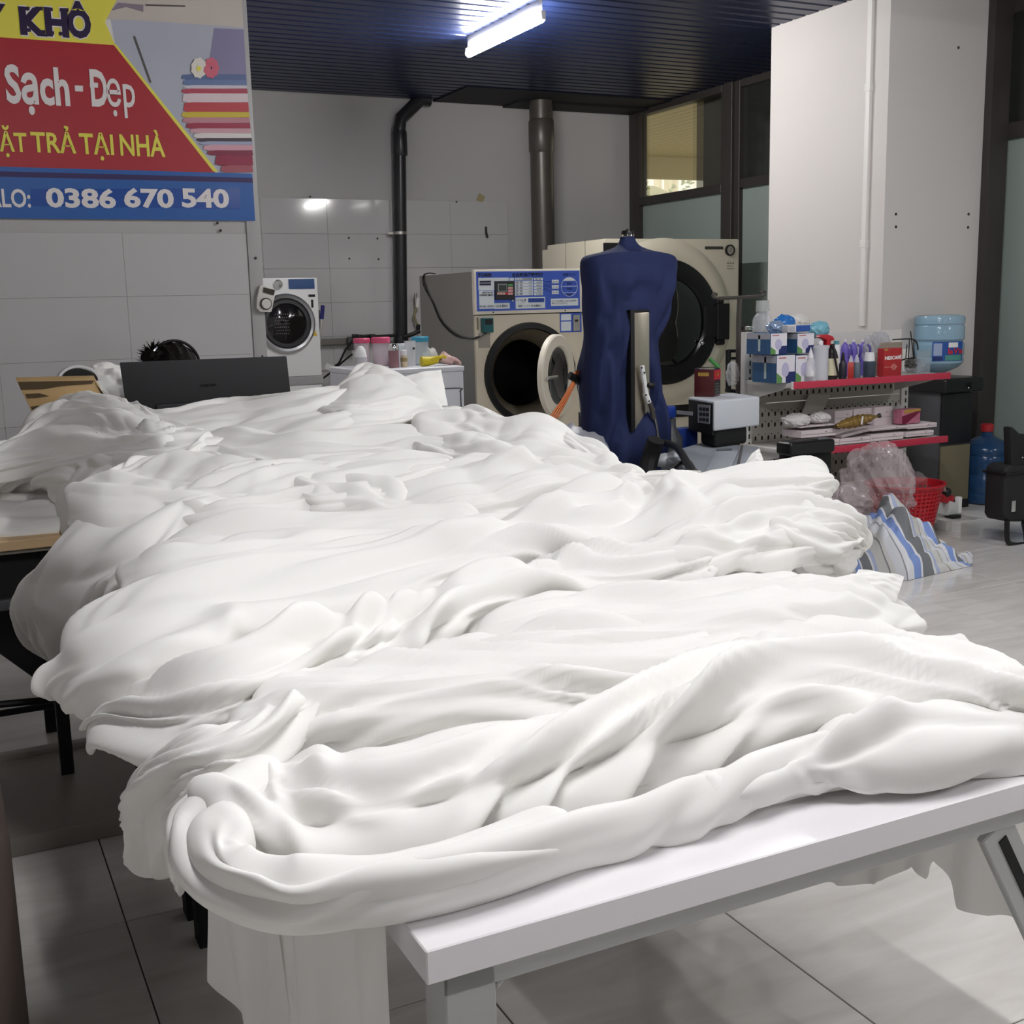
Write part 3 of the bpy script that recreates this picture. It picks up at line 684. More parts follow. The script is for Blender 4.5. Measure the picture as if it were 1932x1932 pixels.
flat('number_sticker', [(225, 1378), (1750, 1372), (1750, 1525), (225, 1500)], mat('vinyl_blue_deep', '#1a4fa6', .2), .0052)
def btext(s, cx0, cx1, cy0, cy1, m, bold=.0, dy=.0065, cap=.729, slant=0):
    a = bp(cx0, cy1, dy); c = bp(cx1, cy0, dy); size = (a.z - c.z) / -cap
    t = text(s, 'lettering', m, bn, a, size, bold=bold * size)
    w = max(v.co.x for v in t.data.vertices) - min(v.co.x for v in t.data.vertices); x0 = min(v.co.x for v in t.data.vertices)
    k = (c.x - a.x) / w
    for v in t.data.vertices: v.co.x = (v.co.x - x0) * k
    return t
for (m, bold, dy) in ((mw, .085, .0058), (mp, .05, .0072)):
    btext('K', 150, 330, 62, 240, m, bold, dy); btext('H', 335, 490, 65, 250, m, bold, dy); btext('Ô', 498, 655, 70, 258, m, bold, dy)
    btext('Y', -130, 40, 30, 215, m, bold, dy)
for (x0, x1, y) in ((140, 215, 62), (255, 312, 62), (150, 225, 218), (262, 330, 232), (322, 385, 68), (435, 500, 72), (335, 395, 240), (430, 498, 246)):
    flat('serif', [(x0, y - 14), (x1, y - 12), (x1, y + 14), (x0, y + 12)], mp, .0074)
btext('Sạch', 50, 490, 490, 740, mw, .03); flat('dash', [(545, 622), (605, 625), (605, 668), (548, 665)], mw, .0065); btext('D', 670, 770, 505, 765, mw, .03); flat('letter_bar', [(655, 600), (715, 604), (715, 640), (655, 636)], mw, .0068); btext('ẹp', 785, 970, 520, 770, mw, .008)
btext('ẶT', 0, 190, 965, 1100, my, .02); btext('TRẢ', 232, 545, 968, 1105, my, .02); btext('TẠI', 585, 820, 975, 1118, my, .02); btext('NHÀ', 880, 1195, 985, 1130, my, .02)
btext('ALO:', -90, 215, 1375, 1505, mw, .02)
for s, a, c in (('0386', 340, 838), ('670', 908, 1262), ('540', 1328, 1665)): btext(s, a, c, 1378, 1505, mw, .035)
# printed stack of folded towels with two flowers
cols = ['#5c6f9c', '#6a7fae', '#d8d0dc', '#b64258', '#e6d2d8', '#c4444c', '#d8c03e', '#c98c98', '#a63350', '#d9a8b4', '#e8e2e0', '#4a3a48', '#aab0cc', '#e0a9b8', '#8a2c48', '#9c2c4c', '#b05a68']
ys = [540, 580, 620, 645, 680, 745, 815, 855, 895, 935, 970, 1005, 1030, 1055, 1095, 1130, 1205, 1255]
for i in range(len(cols)):
    l = max(1330 + 8 * (i % 3) + (i > 9) * 40, 0); a, b_ = ys[i], ys[i+1]
    l2 = max(l, 860 + (b_ - 330) * .79 + 25)
    flat('printed_towel', [(l2, a + 6), (l2 + 60, a), (min(1790 + i*4, 1840), a + 2), (min(1795 + i*4, 1845), b_), (l2 + 30, b_ + 2), (l2 - 8, b_ - 8)], mat('print' + cols[i], cols[i], .4), .0056 + .0002 * i)
for (cx, cy, m) in ((1450, 495, mat('print_petal', '#e9e3da', .4)), (1540, 495, mat('print_pink', '#d8697e', .4))):
    for k in range(9):
        w = k * 2 * math.pi / 9; q = (cx + 32 * math.cos(w), cy + 45 * math.sin(w))
        flat('printed_petal', [(q[0] + 28 * math.cos(w + t), q[1] + 34 * math.sin(w + t)) for t in [j * math.pi / 3 for j in range(6)]], m, .0092 + .0003 * k)
flat('printed_flower_heart', [(1450 + 18 * math.cos(j), 500 + 20 * math.sin(j)) for j in [k * .785 for k in range(8)]], my, .0130)
flat('printed_rod', [(972, 265), (985, 262), (1105, 600), (1092, 604)], mat('print_dark', '#55504e', .4), .0056)
flat('printed_rod', [(1060, 30), (1350, 40), (1350, 50), (1060, 42)], mat('print_dark'), .0056)
flat('printed_cloth', [(812, 78), (860, 20), (1045, 35), (1045, 85), (920, 50)], mat('print_mauve', '#8d8190', .4), .0056)

# ------------------------------------------------------------------ pipes
dp = thing('drain_pipe', 'slim black drain pipe on the tiled back wall, bending right at the ceiling', 'pipe', (3.95, 10.1, 0))
yy = 10.12
pa = at(757, 640, y=yy); pm = at(753, 232, y=yy); pu = at(793, 188, y=yy)
MB().tube([pa + Vector((0, 0, -.4)), pa, at(755, 400, y=yy), pm + Vector((0, 0, -.05)), pm + Vector((.02, 0, .04)), pu, Vector((pu.x + .09, yy, 3.17))], .058, 18).build('pipe', mat('pipe_black', '#2b2a2e', .3), dp)
MB().lathe((pm.x, yy, pm.z - .28), [(.063, 0), (.066, .01), (.066, .2), (.063, .21)], 20).build('coupling', mat('pipe_black'), dp)
pc = at(754, 440, y=yy)
MB().lathe((pc.x, yy, pc.z), [(.061, -.014), (.064, -.012), (.064, .012), (.061, .014)], 20).build('clamp', m_steel, dp)
MB().box((pc.x - .085, yy + .01, pc.z), (.06, .02, .02)).build('clamp_screw', m_steel, dp)
pl = at(757, 636, y=yy); MB().lathe((pl.x, yy, pl.z - .12), [(.061, 0), (.066, .01), (.066, .12), (.061, .13)], 20).build('coupling', mat('pipe_black'), dp)
vp = thing('vent_pipe', 'thick grey-brown vent pipe with a collar standing near the back wall corner', 'pipe', (5.30, 9.85, 0))
m_vp = mat('pipe_brown', '#57524d', .35, metal=.3, var=.08)
b = at(1024, 400, y=9.85)
MB().cyl((b.x, 9.85, 0), (b.x, 9.85, ZC + .1), .108, 28).build('pipe', m_vp, vp)
cz = at(1023, 285, y=9.85).z; ct = at(1023, 230, y=9.85).z
MB().lathe((b.x, 9.85, 0), [(.108, cz - .02), (.118, cz), (.118, ct), (.108, ct + .02)], 28).build('collar', m_vp, vp)
# sockets and cables along the ledge
so_ = thing('power_cables', 'black cables and plugs hanging along the tiled back wall beside the slim drain pipe', 'cables', (3.4, 10.1, 1.1))
def pth(pts, y): return arc([at(u, v, y=y) for u, v in pts], 20)
MB().tube(pth([(745, 633), (705, 635), (690, 634), (668, 640), (655, 645)], 10.1), .014, 8).build('cable', m_black, so_)
MB().tube(pth([(668, 640), (652, 660), (640, 684), (632, 690)], 10.05), .009, 7).build('cable', m_black, so_)
MB().tube(pth([(665, 668), (645, 684), (625, 702), (606, 716)], 10.0), .009, 7).build('cable', m_black, so_)
MB().tube(pth([(760, 636), (775, 632), (786, 627), (792, 625)], 10.0), .02, 7).build('cable', m_black, so_)
for u, v in ((670, 635), (679, 636), (702, 635)):
    p = at(u, v, y=10.08); MB().box(p, (.05, .05, .045)).build('plug', m_black, so_, bevel=.008)
p = at(622, 693, y=9.98); MB().box(p, (.09, .02, .05), ry=.4).build('tag', m_white, so_)
p = at(663, 648, y=10.1); MB().box(p, (.07, .04, .12)).build('socket', mat('socket_grey', '#4b4a49', .5), so_, bevel=.006)
p = at(787, 583, y=10.12); q = at(788, 620, y=10.12)
va = thing('wall_valve', 'brass and white valve with a hose on the wall behind the smaller cream dryer', 'valve', tuple(q))
MB().tube([at(784, 553, y=10.12), at(785, 580, y=10.12)], .012, 8).build('stem', m_steel, va)
MB().tube([at(788, 562, y=10.12), at(787, 580, y=10.12)], .018, 8).build('body', m_white, va)
MB().tube(pth([(786, 580), (782, 592), (784, 604), (789, 616)], 10.12), .012, 8).build('hose', mat('hose_tan', '#8f8766', .5), va)
MB().tube([at(789, 612, y=10.12), at(789, 622, y=10.12)], .02, 8).build('nut', m_black, va)

# ------------------------------------------------------------------ front-loading washer standing on a cabinet, half hidden by the near wall
WY = 9.5
w0, w1, wz0, wz1 = 2.335, 2.925, .80, 1.604
cb = thing('cabinet', 'grey-white cabinet under the small white washer, hidden by the heap', 'cabinet', (2.63, WY, 0))
MB().bx(w0, w1, WY + .01, 10.1, 0, .73).build('body', m_white, cb, bevel=.008)
MB().bx(w0 - .01, w1 + .01, WY - .0, 10.1, .73, .80).build('top', mat('counter_grey', '#a3a3a3', .5), cb, bevel=.006)
ws = thing('washing_machine', 'small white front-loading washer with a silver porthole, partly behind the left wall end', 'washer', (2.63, WY, wz0))
MB().bx(w0, w1, WY, WY + .58, wz0, wz1).build('body', m_white, ws, bevel=.012)
def wp(cx, cy, dy=0): return at(460 + cx * 400 / 1932, 480 + cy * 400 / 1932, y=WY - dy)
def wq(name, m, x0, y0, x1, y1, th=.006, dy=.0, bev=.0015, par=None):
    a = wp(x0, y0); c = wp(x1, y1)
    return MB().bx(min(a.x, c.x), max(a.x, c.x), WY - dy - th, WY - dy, min(a.z, c.z), max(a.z, c.z)).build(name, m, par or ws, bevel=bev, seg=1)
wq('display', mat('display_blue', '#3f5b8c', .06, coat=1.), 405, 225, 645, 312)
k0 = wp(312, 272); MB().lathe((k0.x, WY, k0.z), [(.038, 0), (.036, -.02), (.03, -.028), (0.001, -.029)], 24, 'Y').build('knob', m_chrome, ws)
wq('badge', m_black, 588, 365, 650, 388, .002)
wq('sticker', m_black, 612, 412, 636, 485, .002)
s0, s1, s2 = wp(648, 690, .003), wp(625, 742, .003), wp(672, 742, .003)
MB().prism([s0, s1, s2], (0, .002, 0)).build('warning_label', mat('label_yellow', '#d8b93a', .5), ws)
c0 = wp(385, 630)
MB().lathe((c0.x, WY, c0.z), [(.242, 0), (.242, -.02), (.225, -.035), (.205, -.03), (.2, -.012)], 48, 'Y', cap=False).build('door_ring', mat('silver_ring', '#c5c6c8', .22, metal=.8), ws)
MB().lathe((c0.x, WY, c0.z), [(.202, -.012), (.19, -.03), (.165, -.03), (.16, -.005)], 48, 'Y', cap=False).build('inner_ring', mat('graphite', '#4a4b4d', .3, metal=.4), ws)
MB().lathe((c0.x, WY, c0.z), [(.165, -.014), (.10, -.03), (0.001, -.036)], 40, 'Y').build('porthole_glass', mat('porthole_dark', '#191617', .08, coat=.6), ws)
b = MB()
for i in range(7):
    for j in range(7):
        x = -.075 + i * .017 + (j % 2) * .008; z = -.08 + j * .026
        b.box((c0.x + x - .02, WY - .034, c0.z + z), (.006, .004, .006))
b.build('drum_holes', mat('drum_dot', '#8c8884', .4), ws, kind='stuff')
# timer on the wall end
tm = thing('wall_timer', 'white timer box with dial and dark display at the end of the left wall', 'timer', (1.6, 5.98, 1.3))
TY = 5.955
def tp(cx, cy): return at(460 + cx * 400 / 1932, 480 + cy * 400 / 1932, y=TY)
MB().prism([tp(*q) for q in ((145, 285), (175, 272), (290, 330), (285, 385), (255, 528), (150, 525), (118, 490), (120, 400))], (0, .035, 0)).build('housing', mat('timer_ivory', '#dedad4', .45), tm, bevel=.008)
MB().prism([tp(*q) + Vector((0, -.006, 0)) for q in ((180, 300), (282, 325), (270, 372), (176, 345))], (0, .01, 0)).build('display', mat('lcd_dark', '#3a372b', .25), tm)
d0 = tp(200, 450)
MB().lathe(d0, [(.030, .0), (.030, -.008), (.026, -.008)], 28, 'Y', cap=False).build('dial_ring', m_black, tm)
MB().lathe(d0, [(.025, .0), (.024, -.016), (.001, -.017)], 28, 'Y').build('dial', mat('timer_ivory'), tm)
MB().box(d0 + Vector((0, -.019, 0)), (.036, .006, .006), ry=-.45).build('dial_grip', mat('timer_ivory'), tm)
# blue handled squeegee
sq = thing('squeegee', 'blue-handled steel rod leaning beside the small white washer', 'tool', (2.98, 9.6, .8))
a, b_, c = at(609, 576, y=9.55), at(607, 602, y=9.55), at(603, 655, y=9.55)
MB().tube([a, b_], .017, 10).build('handle', mat('handle_blue', '#25246f', .4), sq)
MB().tube([b_, c, c + Vector((-.005, 0, -.35))], .009, 8).build('rod', m_chrome, sq)
MB().tube([at(601, 585, y=9.58), at(602, 640, y=9.58), at(604, 660, y=9.58)], .010, 8).build('rod', mat('rod_dark', '#35333a', .4, metal=.6), sq)

# ------------------------------------------------------------------ white dryer with jars on it
DY, DZ = 6.86, .97
dr = thing('dryer', 'low white domestic dryer standing left of the blue-panelled cream machine', 'dryer', (2.7, DY, 0))
MB().bx(2.36, 3.05, DY + .012, 7.50, .04, DZ - .035).build('body', mat('dryer_white', '#dfe0e6', .35), dr, bevel=.006)
MB().bx(2.355, 3.055, DY, 7.50, DZ - .035, DZ).build('top', mat('dryer_white'), dr, bevel=.012, seg=3)
a = at(832, 735, y=DY); c = at(868, 790, y=DY)
MB().bx(2.46, at(868, 745, y=DY).x, DY - .004, DY + .012, .25, a.z).build('door', mat('dryer_white'), dr, bevel=.012)
b = MB(); x1 = at(868, 745, y=DY).x; zt = a.z
b.tube(arc([(2.46, DY - .002, zt + .004), (x1 - .03, DY - .002, zt + .004), (x1 - .002, DY - .002, zt - .02), (x1 + .004, DY - .002, zt - .06), (x1 + .004, DY - .002, .3)], 30), .004, 6)
b.build('door_seam', mat('seam_grey', '#5b5a60', .6), dr)
for x in (2.42, 2.99):
    for y in (6.95, 7.42): MB().cyl((x, y, 0), (x, y, .04), .025, 12).build('foot', m_black, dr)
m_jar = mat('jar_clear', '#e9d9e0', .1, alpha=.42); m_jarb = mat('jar_clear_blue', '#dbe6ec', .1, alpha=.45)
def ztop(u, v, y): return at(u, v, y=y).z
def canister(label, u, y, wpx, vtop, vlid, lidm, jm, name='storage_jar', group=None, fillm=None, fill=.4):
    c = at(u, 660, y=y); px = (c - Vector((0, 0, EYE))).length / F_PX; r = wpx * px / 2
    zt = at(u, vtop, y=y).z; zl = at(u, vlid, y=y).z
    t = thing(name, label, 'jar', (c.x, y, DZ), group)
    MB().lathe((c.x, y, 0), [(r * .88, DZ + .001), (r * .95, DZ + .02), (r, zl - .01), (r * .98, zl)], 24).build('body', jm, t)
    MB().lathe((c.x, y, 0), [(r * 1.04, zl), (r * 1.06, zl + .004), (r * 1.06, zt - .006), (r * .98, zt)], 24).build('lid', lidm, t)
    if fillm: MB().lathe((c.x, y, 0), [(r * .84, DZ + .004), (r * .9, DZ + (zl - DZ) * fill)], 20).build('contents', fillm, t)
    return t
m_pk = mat('lid_pink', '#d6567c', .4); m_bl = mat('lid_teal', '#3f97b8', .4)
canister('pink-lidded clear jar on the white dryer, the left one, lower lid', 683, 7.36, 30, 638, 647, m_pk, m_jar, fillm=mat('powder_pale', '#d9d0d8', .9))
canister('pink-lidded clear jar on the white dryer, the right one, taller lid', 719, 7.30, 33, 636, 647, m_pk, m_jar, fillm=mat('powder_pink', '#dcc0cc', .9), fill=.3)
canister('blue-lidded clear jar on the white dryer, by the yellow glove', 793, 7.2, 31, 635, 645, m_bl, m_jarb, fillm=mat('powder_blue', '#cdd6de', .9), fill=.35)
c = at(681, 680, y=7.14)
bt = thing('bottle', 'white rounded bottle in front of the left pink-lidded jar', 'bottle', (c.x, 7.14, DZ))
MB().lathe((c.x, 7.14, 0), [(.034, DZ + .001), (.038, DZ + .01), (.038, DZ + .08), (.030, DZ + .12), (.012, DZ + .14), (.001, DZ + .141)], 22).build('body', m_white, bt)
MB().lathe((c.x, 7.14, 0), [(.0385, DZ + .03), (.0385, DZ + .07)], 22, cap=False).build('label', mat('label_grey', '#b9b7ba', .5), bt)
c = at(743, 680, y=7.02)
t = thing('tin', 'mauve tin with a silver lid on the white dryer', 'tin', (c.x, 7.02, DZ))
MB().lathe((c.x, 7.02, 0), [(.034, DZ + .001), (.034, ztop(743, 661, 7.02))], 22).build('body', mat('tin_mauve', '#8f6a6f', .35, var=.2, vscale=30), t)
MB().lathe((c.x, 7.02, 0), [(.036, ztop(743, 661, 7.02)), (.036, ztop(743, 650, 7.02) - .01), (.030, ztop(743, 649, 7.02))], 22).build('lid', m_chrome, t)
c = at(762, 680, y=7.03)
t = thing('small_bottle', 'small cream bottle with a white cap right of the mauve tin', 'bottle', (c.x, 7.03, DZ))
MB().lathe((c.x, 7.03, 0), [(.021, DZ + .001), (.022, DZ + .065), (.018, DZ + .075)], 18).build('body', mat('cream_plastic', '#cdbfa4', .5), t)
MB().lathe((c.x, 7.03, 0), [(.020, DZ + .075), (.020, DZ + .105), (.017, DZ + .108)], 18).build('cap', m_white, t)
MB().lathe((c.x, 7.03, 0), [(.0225, DZ + .035), (.0225, DZ + .06)], 18, cap=False).build('label', mat('label_tan', '#9c8c63', .5), t)
c = at(752, 660, y=7.25); c2 = at(735, 649, y=7.25); c3 = at(768, 660, y=7.25)
t = thing('carton', 'pale blue-white carton behind the mauve tin on the dryer', 'box', (c.x, 7.25, DZ))
MB().bx(c2.x, c3.x, 7.2, 7.28, DZ + .001, c2.z).build('body', mat('carton_pale', '#d6dfe4', .6), t, bevel=.003)
c = at(774, 670, y=7.08)
t = thing('measuring_jug', 'clear measuring jug left of the blue-lidded jar', 'jug', (c.x, 7.08, DZ))
zt = ztop(774, 643, 7.08)
MB().lathe((c.x, 7.08, 0), [(.034, DZ + .001), (.038, zt), (.035, zt), (.031, DZ + .004)], 22, cap=False).build('body', mat('clear_jug', '#e4e6ea', .1, alpha=.4), t)
MB().tube(arc([(c.x - .036, 7.07, zt - .02), (c.x - .06, 7.06, zt - .03), (c.x - .058, 7.06, zt - .09), (c.x - .034, 7.07, zt - .11)], 12), .005, 7).build('handle', mat('clear_jug'), t)
MB().box((c.x + .01, 7.04, DZ + .115), (.014, .004, .014)).build('mark', m_black, t)
def glove(label, m, pts, y, r, cat='glove'):
    P = [at(u, v, y=y) for u, v in pts]
    t = thing('rubber_glove', label, cat, (P[0].x, y, DZ))
    Q = arc(P, 12); n = len(Q)
    b = MB(); b.tube(Q, [r * (1.1 - .35 * i / n) for i in range(n)], 12); b.build('cuff', m, t)
    e = Q[-1]; d = (Q[-1] - Q[-3]).normalized()
    for k in range(4):
        o = Vector((0, -.012 + .012 * k, 0)); MB().tube(arc([e - d * .02 + o, e + d * .035 + o + Vector((0, 0, .012 - .004 * k)), e + d * (.06 - .006 * abs(k - 1)) + o * 1.3 + Vector((0, 0, -.004 - .006 * k))], 7), .0095, 8).build('finger', m, t)
    MB().tube([e - d * .05 + Vector((0, -.02, .01)), e - d * .01 + Vector((0, -.035, .018)), e + d * .02 + Vector((0, -.04, .012))], .010, 8).build('thumb', m, t)
glove('yellow rubber glove lying on the white dryer', mat('glove_yellow', '#d0bc22', .45), [(795, 682), (812, 681), (825, 678)], 7.0, .030)
glove('pink rubber glove lying at the right end of the white dryer top', mat('glove_pink', '#dcb9b4', .5), [(833, 672), (844, 678), (853, 681)], 7.02, .034)
c = at(812, 672, y=7.3)
t = thing('plastic_bag', 'small clear bag slumped behind the blue-lidded jar', 'bag', (c.x, 7.3, DZ))
b = MB(); b.ico((c.x, 7.3, DZ + .05), .055, 3, (1, .7, 1)); b.v = [tuple(Vector(v) + Vector((0, 0, .01)) * math.sin(v[0] * 150) + Vector((.004 * math.sin(v[2] * 210), 0, 0))) for v in b.v]
b.build('body', mat('bag_pale', '#d8d9d0', .3, alpha=.7), t)

# ------------------------------------------------------------------ person at the monitor, board, lamp, cloth
MY = 4.42
ds = thing('desk', 'desk behind the heap carrying the black monitor', 'desk', (.8, 4.35, 0))
MB().bx(-.1, 1.6, 4.28, 4.68, .72, .75).build('desk_top', m_lam, ds, bevel=.003)
for x in (-.05, 1.53):
    for y in (4.30, 4.62): MB().bx(x, x + .04, y, y + .04, 0, .72).build('leg', m_frame, ds)
mo = thing('monitor', 'black flat monitor seen from behind above the heap', 'monitor', (.9, MY, .75))
P = [at(227, 684, y=MY), at(541, 672, y=MY + .0), at(548, 745, y=MY), at(234, 790, y=MY)]
zt = (P[0].z + P[1].z) / 2; x0, x1 = P[0].x + .01, P[1].x
ang = math.radians(-1.2)
MB().prism([P[0], P[1], P[1] + Vector((.02, 0, -.36)), P[0] + Vector((.02, 0, -.36))], (0, .022, 0)).build('panel', mat('monitor_black', '#1c1d21', .5), mo, bevel=.004)
MB().bx((x0 + x1)/2 - .2, (x0 + x1)/2 + .2, MY - .018, MY, .82, 1.02).build('back_housing', mat('monitor_black'), mo, bevel=.01)
MB().box(((x0 + x1)/2, MY - .03, .88), (.06, .03, .26)).build('stand', m_black, mo, bevel=.006)
MB().box(((x0 + x1)/2, MY + .0, .757), (.26, .20, .014)).build('foot', m_black, mo, bevel=.006)
pl_ = at(397, 726, y=MY - .003)
t = text('SAMSUNG', 'logo', mat('logo_black', '#0a0a0b', .3), mo, at(378, 729, y=MY - .004), .0105, bold=.0003, sx=1.25)
MB().ico(at(495, 672, y=MY), .004, 1).build('button', m_black, mo)
# wooden board leaning behind the heap
bd = thing('wooden_board', 'scorched pale wooden board leaning at the left behind the heap', 'board', (.3, 4.3, .75))
m_board = mat('board_wood', '#b89a6c', .6, var=.12, vscale=5, stretch=(1, 1, 6)); m_scorch = mat('board_scorch', '#4a3a22', .7, var=.3, vscale=6)
by = 4.22
def bq(cx, cy, d=0): return at(cx * 560 / 1932, 640 + cy * 560 / 1932, y=by - d)
MB().prism([bq(110, 275), bq(622, 262), bq(720, 440), bq(240, 540)], (0, .05, .012)).build('board', m_board, bd, bevel=.002)
MB().prism([bq(118, 278, .002), bq(610, 268, .002), bq(600, 290, .002), bq(400, 305, .002), bq(280, 325, .002), bq(135, 330, .002)], (0, .003, 0)).build('burn_mark', m_scorch, bd)
MB().prism([bq(165, 355, .002), bq(260, 352, .002), bq(320, 370, .002), bq(240, 382, .002), bq(175, 385, .002)], (0, .003, 0)).build('burn_mark', m_scorch, bd)
MB().prism([bq(200, 440, .002), bq(380, 415, .002), bq(460, 405, .002), bq(700, 402, .002), bq(715, 430, .002), bq(430, 440, .002), bq(215, 470, .002)], (0, .003, 0)).build('burn_mark', m_scorch, bd)
MB().prism([bq(612, 265, .002), bq(632, 300, .002), bq(712, 405, .002), bq(690, 405, .002), bq(640, 320, .002)], (0, .02, 0)).build('charred_edge', mat('char', '#17130f', .8), bd)
p0 = at(508, 0, y=4.3); q = at(505 * 560 / 1932, 640 + 235 * 560 / 1932, y=4.32)
hl = thing('headlamp_shade', 'white and black curved lamp head above the scorched wooden board', 'lamp', tuple(q))
m_sil = mat('silver_plastic', '#d5d5d8', .3)
def half(r0, r1, y0, y1, zs):
    P = []
    for y in (y0, y1): pass
    b = MB(); n = 20; rows = []
    for (r, y) in ((r0, y0), (r1, y0), (r1, y1), (r0, y1)):
        rows.append([(q.x + r * math.cos(math.pi * k / n), y, q.z - .02 + zs * r * math.sin(math.pi * k / n)) for k in range(n + 1)])
    rows.append(rows[0]); return b.grid(rows)
half(.062, .072, 4.28, 4.33, .78).build('rim', m_sil, hl); half(.001, .060, 4.29, 4.40, .72).build('shade', m_black, hl)
MB().tube([(q.x, 4.36, q.z - .02), (q.x + .02, 4.36, q.z - .2), (q.x + .02, 4.36, .75)], .012, 8).build('arm', m_black, hl)
MB().lathe((q.x + .02, 4.36, .75), [(.06, 0.001), (.058, .015), (.02, .02)], 18).build('base', m_black, hl)
P = loft([tuple(at(178, 765, y=4.5)), tuple(at(198, 770, y=4.5)), tuple(at(222, 775, y=4.5)), tuple(at(236, 775, y=4.5))], [tuple(at(176, 702, y=4.62)), tuple(at(195, 696, y=4.62)), tuple(at(215, 698, y=4.62)), tuple(at(236, 700, y=4.62))], .05, 51, K=2, amp=.012, world=True) if 'loft' in globals() else None
if P is not None: tag(MB().grid([[tuple(p) for p in r] for r in P]).build('white_cloth', mat('white_fabric'), smooth=180), 'white cloth hanging between the scorched board and the black monitor', 'cloth')
# person: seated behind the monitor, head bowed
HX, HY = at(326, 665, y=4.78).x, 4.78
hz = at(330, 649, y=4.78).z
pr_ = thing('person', 'dark-haired person wearing a black headband headset, seated hidden behind the black monitor', 'person', (HX, 4.95, 0))
def skin_body():
    me = bpy.data.meshes.new('body')
    J = {'pel': (0, .32, .50, .15), 'wai': (0, .28, .68, .13), 'che': (0, .20, .90, .145), 'nek': (0, .11, 1.02, .055), 'hed': (0, .05, 1.10, .085), 'top': (0, .02, 1.17, .08)}
    V = []; R = []; E_ = []; idx = {}
    def add(n, p, r, link=None):
        idx[n] = len(V); V.append(p); R.append(r)
        if link is not None: E_.append((idx[link], idx[n]))
    prev = None
    for n, (x, y, z, r) in J.items(): add(n, (x, y, z), r, prev); prev = n
    for sg, sd in ((-1, 'l'), (1, 'r')):
        add('sh' + sd, (sg * .17, .18, .95), .06, 'che'); add('el' + sd, (sg * .24, .06, .80), .045, 'sh' + sd); add('wr' + sd, (sg * .12, -.16, .80), .03, 'el' + sd); add('ha' + sd, (sg * .09, -.23, .80), .032, 'wr' + sd)
        for k in range(4): add('f%d%s' % (k, sd), (sg * (.09 + .018 * (k - 1.5)), -.31 + .008 * abs(k - 1), .785), .0085, 'ha' + sd)
        add('th' + sd, (sg * .045, -.26, .785), .01, 'ha' + sd)
        add('hp' + sd, (sg * .09, .26, .50), .09, 'pel'); add('kn' + sd, (sg * .13, -.12, .50), .065, 'hp' + sd); add('an' + sd, (sg * .13, -.05, .09), .042, 'kn' + sd); add('to' + sd, (sg * .13, -.2, .04), .035, 'an' + sd)
    me.from_pydata(V, E_, []); o = bpy.data.objects.new('body', me); COL.objects.link(o)
    md_ = o.modifiers.new('s', 'SKIN'); 
    for i, r in enumerate(R): me.skin_vertices[0].data[i].radius = (r, r)
    me.skin_vertices[0].data[0].use_root = True
    o.modifiers.new('b', 'SUBSURF').levels = 2
    dg = bpy.context.evaluated_depsgraph_get(); m2 = bpy.data.meshes.new_from_object(o.evaluated_get(dg)); bpy.data.objects.remove(o)
    return m2
me = skin_body(); me.name = 'body'
zoff = hz - .075 - 1.17
for v in me.vertices:
    if v.co.z > .45: v.co.z += zoff * min(1, (v.co.z - .45) / .5)
m_skin = mat('skin', '#c89a7c', .55); m_shirt = mat('dark_shirt', '#3c3f4a', .9)
me.materials.clear(); me.materials.append(m_shirt); me.materials.append(m_skin)
for p in me.polygons:
    c = p.center
    if c.z > 1.0 + zoff or c.y < -.1 and c.z > .7: p.material_index = 1
me.shade_smooth()
o = bpy.data.objects.new('body', me); COL.objects.link(o); o.parent = pr_; o.location = (0, -.19, 0)
hc = Vector((HX, 4.79, hz - .10))
m_hair = mat('black_hair', '#15110f', .75, bump=.8, bscale=90, spec=.2)
b = MB(); b.ico(hc + Vector((0, .0, .01)), .098, 4, (.95, 1.08, 1.0))
b.v = [tuple(Vector(v) + (Vector(v) - hc).normalized() * (.004 * math.sin(v[0] * 160 + v[1] * 40))) for v in b.v]
b.build('hair', m_hair, pr_)
b = MB()
bun = at(286, 668, y=4.76)
for k in range(190):
    a = rnd.uniform(0, 6.28); w = rnd.uniform(-.3, 1.2); d = Vector((math.cos(a) * math.cos(w), math.sin(a) * math.cos(w), math.sin(w)))
    L_ = rnd.uniform(.04, .072); p0 = bun + d * .008 + Vector((.012, 0, -.012)); e = d.cross(Vector((.2, .5, .7))).normalized() * .0035
    mid = p0 + d * L_ * .6 + Vector((rnd.uniform(-.01, .01), 0, rnd.uniform(-.008, .012))); b.quad(p0 - e, p0 + e, mid + e, mid - e); b.quad(mid - e, mid + e, p0 + d * L_)
b.ico(bun + Vector((.01, 0, -.012)), .044, 3, (1.2, 1, .8))
b.build('hair_bun', m_hair, pr_, noflip=True)
face = hc + Vector((.035, -.075, -.015))
b = MB(); b.ico(hc + Vector((.004, -.022, -.03)), .088, 4, (.86, .98, 1.1)); b.ico(hc + Vector((.0, -.112, -.055)), .014, 2, (.8, 1, 1.3))
b.build('face', m_skin, pr_)
for s_ in (-1, 1):
    MB().ico(hc + Vector((s_ * .03, -.098, -.03)), .010, 2, (1.2, .6, .7)).build('eye', m_black, pr_)
    MB().ico(hc + Vector((s_ * .086, -.01, -.05)), .02, 2, (.4, .8, 1.3)).build('ear', m_skin, pr_)
MB().tube([hc + Vector((-.02, -.1, -.092)), hc + Vector((0, -.106, -.09)), hc + Vector((.02, -.1, -.092))], .005, 6).build('mouth', mat('lips', '#a5645a', .5), pr_)
hb = MB(); pts = []
for k in range(19):
    w = math.pi * k / 18; pts.append(hc + Vector((.106 * math.cos(w) * .95, -.035 + .02 * math.cos(w) - .03 * math.sin(w) * 0, .014 + .100 * math.sin(w))))
